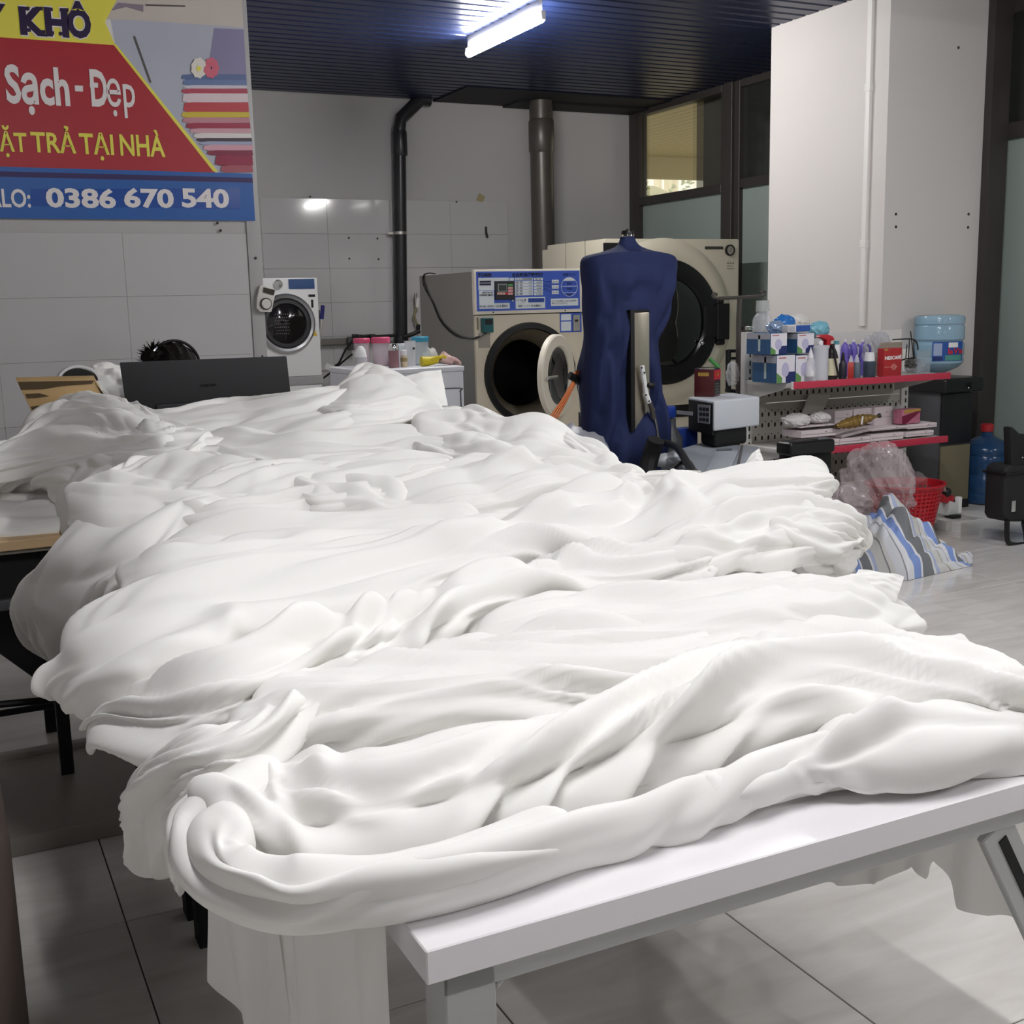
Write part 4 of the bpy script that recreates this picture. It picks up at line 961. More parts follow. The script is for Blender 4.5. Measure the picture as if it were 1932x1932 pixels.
hb.tube(pts, .006, 8); hb.build('headset_band', m_blackm, pr_)
MB().tube([pts[13] + Vector((0, -.003, .001)), pts[14] + Vector((0, -.004, .001)), pts[15] + Vector((0, -.003, .0))], .0075, 8).build('headset_trim', m_chrome, pr_)
for s_ in (0, -1): MB().ico(pts[s_] + Vector((0, 0, -.03)), .035, 2, (.5, 1, 1.2)).build('earcup', m_black, pr_)
st = thing('stool', 'stool under the person behind the monitor', 'stool', (HX, 5.05, 0))
MB().lathe((HX, 5.05, 0), [(.17, .36), (.18, .37), (.18, .40), (.16, .41)], 24).build('seat', m_black, st)
MB().cyl((HX, 5.05, .02), (HX, 5.05, .36), .025, 12).build('column', m_chrome, st)
MB().lathe((HX, 5.05, 0), [(.2, .0), (.2, .012), (.03, .03)], 24).build('base', m_black, st)

# ------------------------------------------------------------------ coin-operated washer-dryer with the blue panel
TYF = 7.10
tx0, tx1, tz1 = 3.25, 4.075, 1.578
ts = thing('coin_washer', 'cream coin-operated washer-dryer with a blue control panel and its round door open', 'washer', (3.66, TYF, 0))
b = MB(); b.bx(tx0, tx0 + .02, TYF + .02, 8.06, 0, tz1 - .012); b.bx(tx1 - .02, tx1, TYF + .02, 8.06, 0, tz1 - .012)
b.bx(tx0 + .003, tx1 - .003, TYF + .022, 8.058, tz1 - .03, tz1 - .0135); b.bx(tx0 + .021, tx1 - .021, 8.04, 8.058, 0, tz1 - .031); b.build('body', m_grey, ts)
zs = at(1000, 592, y=TYF).z
c0 = at(1000, 705, y=TYF); cr = .335
def ring_plate(x0, x1, z0, z1, cx, cz, r, y0, y1, n=64):
    b = MB(); out = []; inn = []
    for k in range(n):
        w = 2 * math.pi * k / n; dx, dz = math.cos(w), math.sin(w); inn.append((cx + r * dx, cz + r * dz))
        s = min((x1 - cx) / dx if dx > 1e-6 else 1e9, (x0 - cx) / dx if dx < -1e-6 else 1e9, (z1 - cz) / dz if dz > 1e-6 else 1e9, (z0 - cz) / dz if dz < -1e-6 else 1e9)
        out.append((cx + s * dx, cz + s * dz))
    rows = [[(a, y1, c) for a, c in inn], [(a, y0, c) for a, c in inn], [(a, y0, c) for a, c in out], [(a, y1, c) for a, c in out]]
    return b.grid(rows, close=True)
ring_plate(tx0 - .004, tx1 + .004, .06, zs - .003, c0.x, c0.z, cr, TYF - .004, TYF + .021).build('front_panel', m_cream, ts)
MB().bx(tx0 - .006, tx1 + .006, TYF - .012, TYF + .03, zs + .003, tz1).build('control_fascia', mat('fascia_cream', '#ebe3d2', .35), ts, bevel=.006)
MB().bx(tx0, tx1, TYF + .01, TYF + .03, 0, .06).build('kick_plate', m_black, ts)
FY = TYF - .012
def fp(cx, cy, dy=.002): return at(880 + cx * 230 / 1932, 500 + cy * 120 / 1008, y=FY - dy)
def fq(name, m, x0, y0, x1, y1, dy=.002, th=.002, par=None, bev=0):
    a = fp(x0, y0, 0); c = fp(x1, y1, 0)
    return MB().bx(a.x, c.x, FY - dy, FY - dy + th, c.z, a.z).build(name, m, par or PAN, bevel=bev, seg=1)
m_pb = mat('panel_blue', '#3f5fc4', .35); m_pw = mat('panel_white', '#dfe6ea', .4); m_ink = mat('panel_ink', '#141a3c', .4)
PAN = ts
pan = fq('control_panel', m_pb, 150, 105, 1798, 692); PAN = pan
def ptext(s, x0, x1, y0, y1, m=m_ink, bold=.02, dy=.0052, cap=.74):
    a = fp(x0, y1, dy); c = fp(x1, y0, dy); size = (c.z - a.z) / cap
    t = text(s, 'lettering', m, PAN, a, size, bold=bold * size, ext=.0004)
    xs = [v.co.x for v in t.data.vertices]; k = (c.x - a.x) / (max(xs) - min(xs)); x_ = min(xs)
    for v in t.data.vertices: v.co.x = (v.co.x - x_) * k
ptext('TOSEI', 175, 395, 128, 183, bold=.05); ptext('全自動洗濯乾燥機', 720, 1212, 120, 180, bold=.03, cap=.86); ptext('水位ライン', 1530, 1730, 125, 168, bold=.02, cap=.86)
for (a, b_, c, d) in ((185, 205, 668, 250), (185, 250, 440, 400), (195, 412, 440, 690), (440, 605, 685, 690), (680, 205, 752, 248), (765, 205, 1050, 240), (1065, 205, 1210, 240), (775, 515, 1245, 600), (778, 610, 1245, 682), (1335, 535, 1768, 640)):
    fq('label_block', m_pw, a, b_, c, d, .0032, .0012)
for r in range(5):
    y = 253 + r * 47; fq('label_block', m_pw, 765, y, 1055, y + 38, .0032, .0012); fq('label_block', m_pw, 1068, y, 1210, y + 38, .0032, .0012)
    ptext('洗濯・乾燥', 780, 890, y + 8, y + 28, dy=.0045, bold=.0); ptext(('18', '12', '24', '10', '分')[r], 990, 1045, y + 8, y + 28, dy=.0045, bold=.0); ptext(('1200', '800', '400', '700', '100')[r], 1110, 1195, y + 8, y + 28, dy=.0045, bold=.0)
ptext('コースと洗濯乾燥時間', 780, 1040, 212, 234, dy=.0045, bold=.0); ptext('料 金', 1100, 1180, 212, 234, dy=.0045, bold=.0)
for (a, y) in ((205, 250), (205, 292)): fq('ink_bar', m_ink, a, y, 385, y + 30, .0042, .0008)
ptext('洗濯方法', 250, 420, 425, 450, dy=.0045); ptext('衣類乾燥機', 205, 425, 465, 490, dy=.0045); ptext('ソフト仕上剤', 790, 945, 540, 575, dy=.0045, bold=.0); fq('ink_bar', mat('panel_navy', '#27479a', .4), 975, 528, 1230, 588, .0042, .0008)
ptext('洗剤・ソフト剤 自動投入', 820, 1200, 628, 665, dy=.0045, bold=.0); ptext('コースを選択してから洗濯物', 1355, 1740, 555, 580, dy=.0045, bold=.0); ptext('投入してください。', 1355, 1600, 595, 620, dy=.0045, bold=.0)
ptext('料金 洗剤', 210, 425, 640, 670, dy=.0045, bold=.0); ptext('入れる 閉める', 460, 650, 630, 670, dy=.0045, bold=.0)
for r in range(3):
    y = 235 + r * 85
    a = fp(1350, y, .0); c = fp(1460, y + 55, .0)
    MB().bx(a.x, c.x, FY - .004, FY - .002, c.z, a.z).build('level_tag', m_pw, pan, bevel=.0009, seg=2); ptext('コース' + str(r + 1), 1365, 1450, y + 14, y + 40, dy=.0055, bold=.0)
    p = fp(1225, 262 + r * 50, .004); q = fp(1345, 262 + r * 85, .004); MB().tube([p, q], .0014, 5).build('guide_line', m_ink, pan)
# the level oval
b = MB(); oc = fp(1632, 345, .004); pe = [oc + Vector((.055 * 1.05 * math.cos(t), 0, .0625 * 1.05 * math.sin(t))) for t in [k * math.pi / 20 for k in range(41)]]
ox = abs(fp(1760, 345).x - fp(1505, 345).x) / 2; oz = abs(fp(1632, 195).z - fp(1632, 495).z) / 2
pe = [oc + Vector((ox * math.cos(t), 0, oz * math.sin(t))) for t in [k * math.pi / 24 for k in range(49)]]
MB().tube(pe, .0014, 5).build('level_oval', m_pw, pan)
MB().prism([oc + Vector((ox * math.cos(t), 0, oz * math.sin(t))) for t in [math.radians(40 + k * 10) for k in range(11)]], (0, .001, 0)).build('level_cap', m_pw, pan)
for k, zz in enumerate((.05, -.62)):
    w_ = math.sqrt(1 - zz * zz); MB().tube([oc + Vector((ox * w_ * (-1 + j / 10), 0, oz * zz + .002 * math.sin(j * 2.1))) for j in range(21)], .0014, 5).build('wave_line', m_pw, pan)
for k, zz in enumerate((.42, -.15, -.75)): ptext('高水位' if k == 0 else ('中水位' if k == 1 else '低水位'), 1595, 1672, 345 - zz * 150 - 2, 345 - zz * 150 + 24, dy=.0045, bold=.02)
du = fq('display_unit', mat('unit_black', '#26252a', .4), 440, 255, 760, 545, .012, .012, bev=.002, par=ts)
fq('lcd_frame', mat('lcd_frame', '#8c8f94', .4), 482, 300, 632, 425, .0135, .002, par=du); fq('lcd', mat('lcd_green', '#3e4640', .2), 500, 318, 620, 408, .0145, .002, par=du)
for r in range(4): fq('button', (mat('btn_green', '#4f9a58', .5), mat('btn_pink', '#e2a4a4', .5), mat('btn_pink'), mat('btn_pink'))[r], 645, 303 + r * 45, 722, 338 + r * 45, .0145, .003, par=du)
for k in range(4): fq('button', mat('btn_red', '#c8302f', .5) if k == 3 else mat('btn_rose', '#e6b5a5', .5), 475 + k * 44, 435, 513 + k * 44, 470, .0145, .003, par=du)
p = fp(728, 565, .0); MB().lathe(p, [(.008, 0), (.007, -.008), (.001, -.009)], 14, 'Y').build('keyhole', m_chrome, ts)
for x in (425, 1566): p = fp(x, 750 if x < 1000 else 722, 0); MB().lathe(p, [(.005, 0), (.004, -.003), (.0005, -.003)], 10, 'Y').build('screw', m_black, ts)
# lower front: small boxes and stickers
def gq(name, m, u0, v0, u1, v1, th=.002, dy=.004, par=None, bev=0):
    a = at(u0, v0, y=TYF - dy); c = at(u1, v1, y=TYF - dy)
    return MB().bx(a.x, c.x, TYF - dy - th, TYF - dy, c.z, a.z).build(name, m, par or ts, bevel=bev, seg=1)
gq('meter_box', mat('meter_teal', '#1f5f63', .4), 906, 600, 926, 627, .05, bev=.004); gq('meter_window', m_black, 909, 602, 923, 612, .052); gq('sticker', mat('sticker_grey', '#a59f94', .6), 902, 630, 925, 656); gq('slot_plate', mat('slot_brown', '#8b8170', .5), 899, 599, 903, 622)
gq('coin_plate', mat('panel_blue'), 1056, 591, 1097, 626, .003); gq('coin_slot', m_steel, 1080, 594, 1093, 624, .012, bev=.001); gq('coin_note', m_pw, 1058, 593, 1077, 604, .0045); gq('coin_note', m_pw, 1058, 607, 1077, 624, .0045)
gq('slot_mark', m_black, 1083, 603, 1089, 607, .0135)
# drum opening and door
yk = TYF - .004
MB().lathe((c0.x, TYF, c0.z), [(cr + .012, -.004), (cr + .008, -.022), (cr - .03, -.024), (cr - .04, .0)], 64, 'Y', cap=False).build('door_gasket', mat('gasket_black', '#101012', .35), ts)
MB().lathe((c0.x, TYF, c0.z), [(cr - .035, -.012), (cr - .055, .03), (cr - .10, .09), (cr - .11, .14)], 64, 'Y', cap=False).build('drum_mouth', mat('drum_mouth', '#7d7464', .25, coat=.6), ts)
MB().lathe((c0.x, TYF, c0.z), [(cr - .105, .13), (cr - .105, .45), (.001, .451)], 64, 'Y', cap=False).build('drum', mat('drum_dark', '#151313', .35, metal=.4), ts)
th = math.radians(38); dr_ = .275
hx = c0.x + cr - .02; hy = TYF - .03
ax = Vector((-math.cos(th), -math.sin(th), 0)); nn = Vector((math.sin(th), -math.cos(th), 0))
dc = Vector((hx, hy, c0.z - .01)) + ax * dr_
def door_lathe(prof, n=56):
    b = MB(); rows = []
    for r, h in prof: rows.append([tuple(dc + ax * (r * math.cos(2*math.pi*k/n)) + Vector((0, 0, r * math.sin(2*math.pi*k/n))) + nn * h) for k in range(n)])
    return b.grid(rows, close=True)
dd = door_lathe([(dr_, -.02), (dr_, .012), (dr_ - .01, .02), (dr_ - .075, .024), (dr_ - .085, .01), (dr_ - .085, -.02), (dr_, -.02)]).build('door', mat('fascia_cream'), ts)
door_lathe([(dr_ - .08, .006), (dr_ - .12, -.03), (.001, -.05)]).build('door_glass', mat('porthole_dark'), dd)
hp = dc + ax * (dr_ - .05) + nn * .045
MB().tube([hp + ax * .03, hp - ax * .12], .012, 10).build('door_handle', m_chrome, dd)
MB().tube([Vector((hx, hy, c0.z - .08)), Vector((hx, hy, c0.z + .06))], .02, 10).build('hinge', m_black, dd)
# wires from the roof to the meter box
wr = thing('meter_wires', 'pair of thin black wires looping down the grey side of the coin washer', 'wire', (tx0 - .01, 7.5, 1.3))
def wire(pts): return arc(pts, 26)
tq = lambda cx, cy: at(770 + cx * .2071, 430 + cy * .2071, x=tx0 - .008)
fr = lambda cx, cy: at(770 + cx * .2071, 430 + cy * .2071, y=TYF - .05)
for off in (0, 14):
    MB().tube(wire([tq(250, 418), tq(190 - off, 412), tq(145 - off * .6, 440), tq(160 - off, 540), tq(230, 700 - off), tq(300, 860 - off), tq(430, 985 - off), tq(560, 1010)] + [fr(620, 1010 - off), fr(680 + off, 970), fr(700 + off, 945)]), .004, 6).build('wire', m_black, wr)

# ------------------------------------------------------------------ big drying tumbler behind
BYF = 8.0
bx0_, bx1_, bz1_ = 4.785, 6.075, 1.835
bg_ = thing('tumble_dryer', 'huge cream industrial tumble dryer with a black porthole behind the blue garment form', 'dryer', (5.43, BYF, 0))
m_c2 = mat('dryer_cream', '#d4ccb8', .35, var=.03, vscale=3)
MB().bx(bx0_, bx1_, BYF, 8.95, .5, bz1_).build('body', m_c2, bg_, bevel=.012)
MB().bx(bx0_ + .003, bx0_ + .5, 8.4, 9.05, .5, bz1_ - .035).build('rear_housing', m_c2, bg_, bevel=.01)
MB().bx(bx0_, bx1_, BYF + .02, 8.95, .40, .5).build('plinth', m_blackm, bg_); MB().bx(bx0_, bx1_, BYF + .03, 8.95, 0, .4).build('base', m_c2, bg_, bevel=.01)
for yy in (8.3, 8.62): MB().bx(bx0_ - .003, bx0_ + .01, yy, yy + .006, .5, bz1_).build('seam', mat('seam_tan', '#8d8674', .6), bg_)
c1 = at(1252, 608, y=BYF)
MB().lathe((c1.x, BYF, c1.z), [(.665, .0), (.655, -.012), (.60, -.04), (.55, -.05), (.50, -.045), (.49, -.02)], 72, 'Y', cap=False).build('raised_ring', m_c2, bg_)
MB().lathe((c1.x, BYF, c1.z), [(.495, -.02), (.49, -.07), (.44, -.09), (.36, -.085), (.34, -.06)], 72, 'Y', cap=False).build('door', mat('door_black', '#111114', .3), bg_)
MB().lathe((c1.x, BYF, c1.z), [(.345, -.065), (.25, -.10), (.001, -.115)], 64, 'Y', cap=False).build('door_glass', mat('glass_black', '#0c0d10', .06, coat=.7), bg_)
def bq_(name, m, u0, v0, u1, v1, th=.004, par=None, bev=.001):
    a = at(u0, v0, y=BYF); c = at(u1, v1, y=BYF)
    return MB().bx(a.x, c.x, BYF - th, BYF + .001, c.z, a.z).build(name, m, par or bg_, bevel=bev, seg=1)
bq_('display', m_black, 1138, 458, 1170, 474); bq_('nameplate', mat('plate_dark', '#3b3935', .4), 1330, 465, 1364, 470)
g = at(1376, 472, y=BYF)
MB().lathe((g.x, BYF, g.z), [(.045, 0), (.045, -.018), (.036, -.02), (.034, -.012)], 28, 'Y', cap=False).build('gauge_bezel', m_black, bg_)
MB().lathe((g.x, BYF, g.z), [(.036, -.012), (.001, -.013)], 24, 'Y').build('gauge_face', mat('gauge_face', '#a9a59c', .4), bg_)
MB().tube([g + Vector((-.006, -.016, -.014)), g + Vector((.012, -.016, .018))], .002, 5).build('gauge_needle', m_black, bg_)
for k in range(3):
    for j in range(4 - (k == 0)):
        bq_('printed_line', mat('print_grey', '#9a9486', .6), 1371, 496 + 5 * j + 0 * k, 1385 - 2 * (j % 2), 498 + 5 * j, .0015, bev=0) if k == 0 else None
for k in range(3): p = at(1373 + 5 * k, 496, y=BYF - .002); MB().prism([p, p + Vector((.01, 0, 0)), p + Vector((.005, 0, .02))], (0, .001, 0)).build('printed_arrow', mat('print_grey'), bg_)
bq_('hinge_block', m_blackm, 1341, 573, 1363, 640, .10, bev=.006); bq_('hinge_pin', m_black, 1342, 563, 1356, 574, .08, bev=.01); bq_('hinge_pin', m_black, 1343, 640, 1358, 650, .08, bev=.01)
bq_('hinge_arm', m_blackm, 1318, 578, 1343, 636, .09, bev=.006)
p = at(1325, 647, y=BYF - .1); MB().ico(p, .018, 2).build('latch_knob', m_chrome, bg_)
p = at(1347, 668, y=BYF - .055); MB().box(p, (.06, .006, .11), ry=.5).build('paper_tag', mat('paper', '#d9d5c6', .8), bg_)
p = at(1334, 690, y=BYF - .055); MB().box(p, (.07, .006, .05), ry=-.6).build('paper_tag', mat('paper'), bg_)

# ------------------------------------------------------------------ blue garment form
FYc = 5.0
gf = thing('garment_form', 'navy blue cloth garment form with a black neck cap and steel front plate', 'form', (at(1180, 700, y=FYc).x, FYc, 0))
ol = [(1172, 1196, 447), (1170, 1198, 456), (1163, 1207, 466), (1140, 1228, 475), (1112, 1258, 482), (1103, 1268, 490), (1101, 1270, 503), (1103, 1267, 530), (1106, 1261, 560), (1109, 1254, 590), (1111, 1243, 620), (1111, 1234, 645), (1108, 1235, 680), (1105, 1238, 720), (1104, 1241, 760), (1103, 1243, 800), (1102, 1245, 850), (1101, 1246, 900), (1100, 1247, 930)]
rows = []; nb = 56
olc = crom(ol, 120)
for i, (u0, u1, v) in enumerate(olc):
    a = at(u0, v, y=FYc); c = at(u1, v, y=FYc); cx = (a.x + c.x) / 2; hw = (c.x - a.x) / 2
    dep = min(hw * .8, .125) if v > 478 else hw * .75
    row = []
    for k in range(nb):
        w = 2 * math.pi * k / nb; ex = .75
        x = math.copysign(abs(math.cos(w)) ** ex, math.cos(w)); y = math.copysign(abs(math.sin(w)) ** ex, math.sin(w))
        f = 1.
        if v > 500:
            g_ = float(perlin(np.array(k * 9 / nb * 1.0), np.array(v * .006 + k * .02), 60)) + .6 * float(perlin(np.array(k * 19 / nb), np.array(v * .009 + k * .05), 61))
            f += .34 * (abs(g_) - .15) * min(1, (v - 500) / 40) * (0.4 if abs(math.cos(w)) > .9 else 1.)
        row.append((cx + hw * x * (1 + (f - 1) * .12), FYc + dep * y * (1 + (f - 1) * 2.6), a.z))
    rows.append(row)
MB().grid(rows, close=True).build('cover', mat('navy_cloth', '#1b2650', .85, var=.1, vscale=30), gf, smooth=180)
n0 = at(1184, 446, y=FYc); nt = at(1184, 435, y=FYc); px_ = (n0 - Vector((0, 0, EYE))).length / F_PX
MB().lathe((n0.x, FYc, 0), [(12 * px_, n0.z), (11.5 * px_, n0.z + .008)], 24).build('neck_ring', m_chrome, gf)
MB().lathe((n0.x, FYc, 0), [(11.5 * px_, n0.z + .008), (11.5 * px_, nt.z - .006), (10 * px_, nt.z), (3 * px_, nt.z), (2 * px_, nt.z + .008), (.0005, nt.z + .008)], 24).build('neck_cap', m_black, gf)
PYf = FYc - .16
a = at(1197, 590, y=PYf); c = at(1226, 810, y=PYf)
MB().bx(a.x, c.x, PYf, PYf + .03, c.z, a.z).build('front_plate', mat('plate_steel', '#aaa294', .28, metal=.85, var=.25, vscale=4, stretch=(1, 1, .4)), gf, bevel=.004)
a2 = at(1189, 585, y=PYf); MB().bx(a2.x, a.x, PYf - .004, PYf + .05, c.z - .005, a2.z).build('plate_edge', m_blackm, gf, bevel=.004)
MB().bx(a2.x, c.x, PYf - .002, PYf + .045, a.z, a2.z).build('plate_cap', m_blackm, gf, bevel=.004)
for P_, r in (([(1211, 690), (1216, 722), (1219, 742)], .012), ([(1218, 742), (1224, 760)], .014)):
    MB().tube([at(u, v, y=PYf - .03) for u, v in P_], r, 8).build('lever', m_white, gf)
for u, v in ((1211, 694), (1216, 703), (1219, 745), (1225, 757)): MB().ico(at(u, v, y=PYf - .044), .005, 1).build('bolt', m_black, gf)
MB().ico(at(1228, 727, y=PYf - .04), .024, 3, (1, .7, .7)).build('lever_knob', m_black, gf)
MB().tube([at(u, v, y=PYf - .035) for u, v in ((1226, 760), (1231, 775), (1233, 790))], .012, 8).build('clamp', m_pole, gf)
MB().tube([at(u, v, y=PYf - .035) for u, v in ((1233, 776), (1240, 810), (1243, 834))], .006, 6).build('rod', m_steel, gf)
MB().tube([at(1219, 722, y=PYf - .02), at(1219, 780, y=PYf - .02)], .004, 6).build('rod', m_steel, gf)
a = at(1226, 770, y=PYf + .03); MB().bx(a.x - .014, a.x + .018, PYf + .01, PYf + .04, 0, a.z).build('post', mat('post_bronze', '#6f665b', .45, metal=.4), gf, bevel=.003)
q_ = gf.location; MB().bx(q_.x - .14, q_.x + .14, FYc - .05, FYc + .22, 0, .28).build('base', mat('base_grey', '#5a5b60', .5), gf, bevel=.02)
# hoses and hangers to the left of the form
hg = thing('wire_hangers', 'bundle of orange-brown wire hangers hooked left of the blue garment form', 'hangers', (at(1070, 740, y=5.1).x, 5.1, .8))
m_cu = mat('copper_wire', '#b86a3c', .4, metal=.5)
for k in range(4): MB().tube([at(1083 + k * 1.5, 716 + k, y=5.1), at(1062 + k * 3, 752, y=5.08), at(1036 + k * 5, 790, y=5.05)], .0045, 6).build('wire', m_cu, hg)
for k in range(3): MB().tube([at(1078, 716 - 2 * k, y=5.1), at(1088, 706 - 3 * k, y=5.1), at(1102, 703 - 2 * k, y=5.1)], .0045, 6).build('wire', m_cu, hg)
MB().tube([at(u, v, y=5.1) for u, v in ((1074, 708), (1085, 714), (1096, 722), (1110, 730))], .02, 9).build('grip', m_black, hg)
MB().tube([at(1093, 724, y=5.1), at(1097, 775, y=5.1), at(1100, 830, y=5.1)], .008, 7).build('stem', m_steel, hg)
MB().bx(at(1095, 780, y=5.1).x, at(1103, 780, y=5.1).x, 5.08, 5.12, 0, at(1098, 778, y=5.1).z).build('post', m_black, hg)
pb_ = at(1072, 815, y=4.75)
def lump(name, label, cat, c, r, m, seed, sq=(1, 1, 1), amp=.12, sub=4, group=None, base=None):
    t = thing(name, label, cat, (c.x, c.y, base if base is not None else c.z - r * sq[2]), group)
    b = MB(); b.ico((0, 0, 0), 1., sub); vs = np.array(b.v)
    d = amp * (np.abs(perlin(vs[:, 0] * 2.2 + vs[:, 2], vs[:, 1] * 2.2 - vs[:, 2] * 1.7, seed)) * 2 + .6 * np.abs(perlin(vs[:, 0] * 6 + vs[:, 2] * 4, vs[:, 1] * 6 - vs[:, 2] * 3, seed + 1)))
    vs = vs * (1 - amp * .5 + d)[:, None] * r * np.array(sq) + np.array(c)
    b.v = [tuple(v) for v in vs]; b.build('body', m, t, smooth=40); return t
lump('plastic_bag', 'grey translucent plastic bag slumped between the coin washer and the blue form', 'bag', Vector((pb_.x, 4.75, .62)), .17, mat('bag_grey', '#9c9ea6', .25, alpha=.8), 71, (1.1, .8, .85), .2, base=.4)
t = thing('side_table', 'small dark table under the grey plastic bag', 'table', (pb_.x, 4.75, 0))
MB().bx(pb_.x - .2, pb_.x + .2, 4.6, 4.95, .44, .47).build('table_top', m_blackm, t)
for sx in (-.17, .15):
    for yy in (4.63, 4.9): MB().bx(pb_.x + sx, pb_.x + sx + .025, yy, yy + .025, 0, .44).build('leg', m_blackm, t)
# ------------------------------------------------------------------ heat press box, can, grey machine, black case
def foot(pts_uv, zb):               # plan points seen on the plane z = zb
    return [at(u, v, z=zb) for u, v in pts_uv]
def slab(P, z0, z1, name, m, par, **k):
    return MB().prism([Vector((p.x, p.y, z0)) for p in P], (0, 0, z1 - z0)).build(name, m, par, **k)
yb = 4.62
C = at(1347, 814, y=yb); zb = C.z
A = at(1270, 797, z=zb); Bp = at(1434, 803, z=zb)
A = C + (A - C).normalized() * .30; Bp = C + (Bp - C).normalized() * .34
Dp = A + (Bp - C)
ztop_ = at(1347, 757, y=yb).z
hb_ = thing('bag_sealer', 'white bench box with a black keypad front, a red tin on top', 'machine', (C.x, C.y, zb - .10))
slab([C, A, Dp, Bp], zb, ztop_, 'housing', mat('sealer_white', '#c2c6cd', .4), hb_, bevel=.012, seg=3)
e1 = (A - C).normalized(); e2 = (Bp - C).normalized(); n1_ = Vector((e1.y, -e1.x, 0)); n1_ = n1_ if n1_.dot(e2) < 0 else -n1_
def onface(u, v, off=.003):          # on the black front face (plane through C along e1)
    r = at(u, v, y=1.0) - Vector((0, 0, EYE)); n_ = n1_; t = (C - Vector((0, 0, EYE))).dot(n_) / r.dot(n_)
    return Vector((0, 0, EYE)) + r * t + n_ * off
def fpoly(name, m, uv, off=.003, th=.003): return MB().prism([onface(u, v, off) for u, v in uv], -n1_ * th).build(name, m, hb_)
H_ = ztop_ - zb
MB().prism([C + e1 * .012 + Vector((0, 0, -.02)) + n1_ * .004, A - e1 * .012 + Vector((0, 0, -.02)) + n1_ * .004, A - e1 * .012 + Vector((0, 0, H_ - .012)) + n1_ * .004, C + e1 * .012 + Vector((0, 0, H_ - .012)) + n1_ * .004], -n1_ * .012).build('front_plate', m_blackm, hb_, bevel=.003)
fpoly('keypad', mat('keypad_grey', '#9b9da1', .5), [(1319, 763), (1342, 764), (1341, 800), (1319, 797)], .008)
for i in range(3):
    for j in range(3):
        u, v = 1322.5 + i * 6.4, 768 + j * 10 + i * .6
        fpoly('key', m_black, [(u, v), (u + 4.6, v + .3), (u + 4.6, v + 6.3), (u, v + 6)], .0105)
fpoly('name_strip', mat('strip_grey', '#b8babd', .5), [(1279, 774), (1309, 777), (1309, 784), (1279, 781)], .008)
MB().ico(at(1393, 806, y=yb + .16), .006, 1).build('screw', m_black, hb_)
cc = (C + Dp) / 2
zg = zb - .085
slab([C + e1 * .02 + e2 * .02, A + e2 * .03 - e1 * .10, Dp - e2 * .06 - e1 * .08, Bp - e2 * .08 + e1 * .02], zg, zb + .005, 'foot', m_blackm, hb_, bevel=.02, seg=3)
tn = at(1341, 748, z=ztop_)
t = thing('coffee_tin', 'dark red square tin standing on the white bench box', 'tin', (tn.x, tn.y + .02, ztop_))
s_ = .052; zc1 = at(1341, 696, y=tn.y).z
MB().box((tn.x, tn.y + .03, (ztop_ + zc1) / 2), (s_ * 2, s_ * 2, zc1 - ztop_), rz=.62).build('body', mat('tin_maroon', '#4d1d20', .3, var=.25, vscale=40), t, bevel=.004)
R45 = Matrix.Rotation(.62, 3, 'Z'); f_ = R45 @ Vector((1, 0, 0)); g_ = R45 @ Vector((0, -1, 0)); tc_ = Vector((tn.x, tn.y + .03, ztop_))
def tface(name, m, n_, w_, a, b_, c, d):
    P = [tc_ + n_ * (s_ + .0015) + w_ * (x * s_) + Vector((0, 0, z * (zc1 - ztop_))) for x, z in ((a, c), (b_, c), (b_, d), (a, d))]
    MB().prism(P, -n_ * .002).build(name, m, t)
tface('red_label', mat('label_red', '#b3272e', .4), g_, f_, -.95, .95, .62, .96); tface('dark_label', mat('label_dark', '#2a2426', .4), g_, f_, -.9, .9, .08, .55)
for k in range(4): tface('print_line', mat('print_pale', '#b9b2aa', .5), g_, f_, -.7, .6 - .2 * (k % 2), .14 + .1 * k, .18 + .1 * k)
tface('yellow_mark', mat('label_yellow'), g_, f_, -.3, .3, .74, .88); tface('gold_mark', mat('gold_ink', '#a8863f', .4), -f_, g_, -.6, .5, .75, .88)
MB().box((tn.x, tn.y + .03, zc1 + .002), (s_ * 1.96, s_ * 1.96, .006), rz=.62).build('rim', m_chrome, t, bevel=.002)
sw = thing('green_stick', 'green stick poking out of the red tin', 'stick', (tn.x, tn.y + .03, ztop_))
MB().tube([at(1358, 695, y=tn.y + .03), at(1339, 677, y=tn.y + .06)], .010, 8).build('stick', mat('stick_green', '#2f7a35', .5), sw)
# grey machine below
gm = thing('grey_machine', 'grey machine with a sloping top under the white bench box', 'machine', (1.0, 4.6, 0))
P = foot([(1335, 925), (1246, 852), (1330, 834), (1432, 845), (1420, 915)], zg)
P = [at(1310, 905, z=zg), at(1247, 856, z=zg), at(1330, 832, z=zg), at(1434, 843, z=zg), at(1410, 905, z=zg)]
gm.location = (P[0].x, P[0].y, 0); ORG[gm.name] = Vector(gm.location)
m_gm = mat('machine_grey', '#8d939a', .4, var=.04)
slab(P, .06, zg - .001, 'body', m_gm, gm, bevel=.012, seg=3)
slab([at(u, v, z=zg + .004) for u, v in ((1350, 853), (1394, 851), (1372, 900), (1325, 902))], zg, zg + .008, 'panel', mat('panel_grey', '#9aa0a7', .4), gm, bevel=.003)
slab([at(u, v, z=zg + .008) for u, v in ((1352, 848), (1381, 847), (1380, 850), (1351, 851))], zg, zg + .011, 'handle_slot', mat('slot_dark', '#4a4f55', .6), gm)
MB().tube([at(u, v, z=zg + .01) for u, v in ((1400, 842), (1390, 890))], .006, 6).build('rod', m_pole, gm)
MB().ico(at(1262, 868, z=zg - .02), .07, 3, (1.3, .8, .5)).build('rounded_cover', mat('cover_grey', '#b4b8bc', .45), gm)
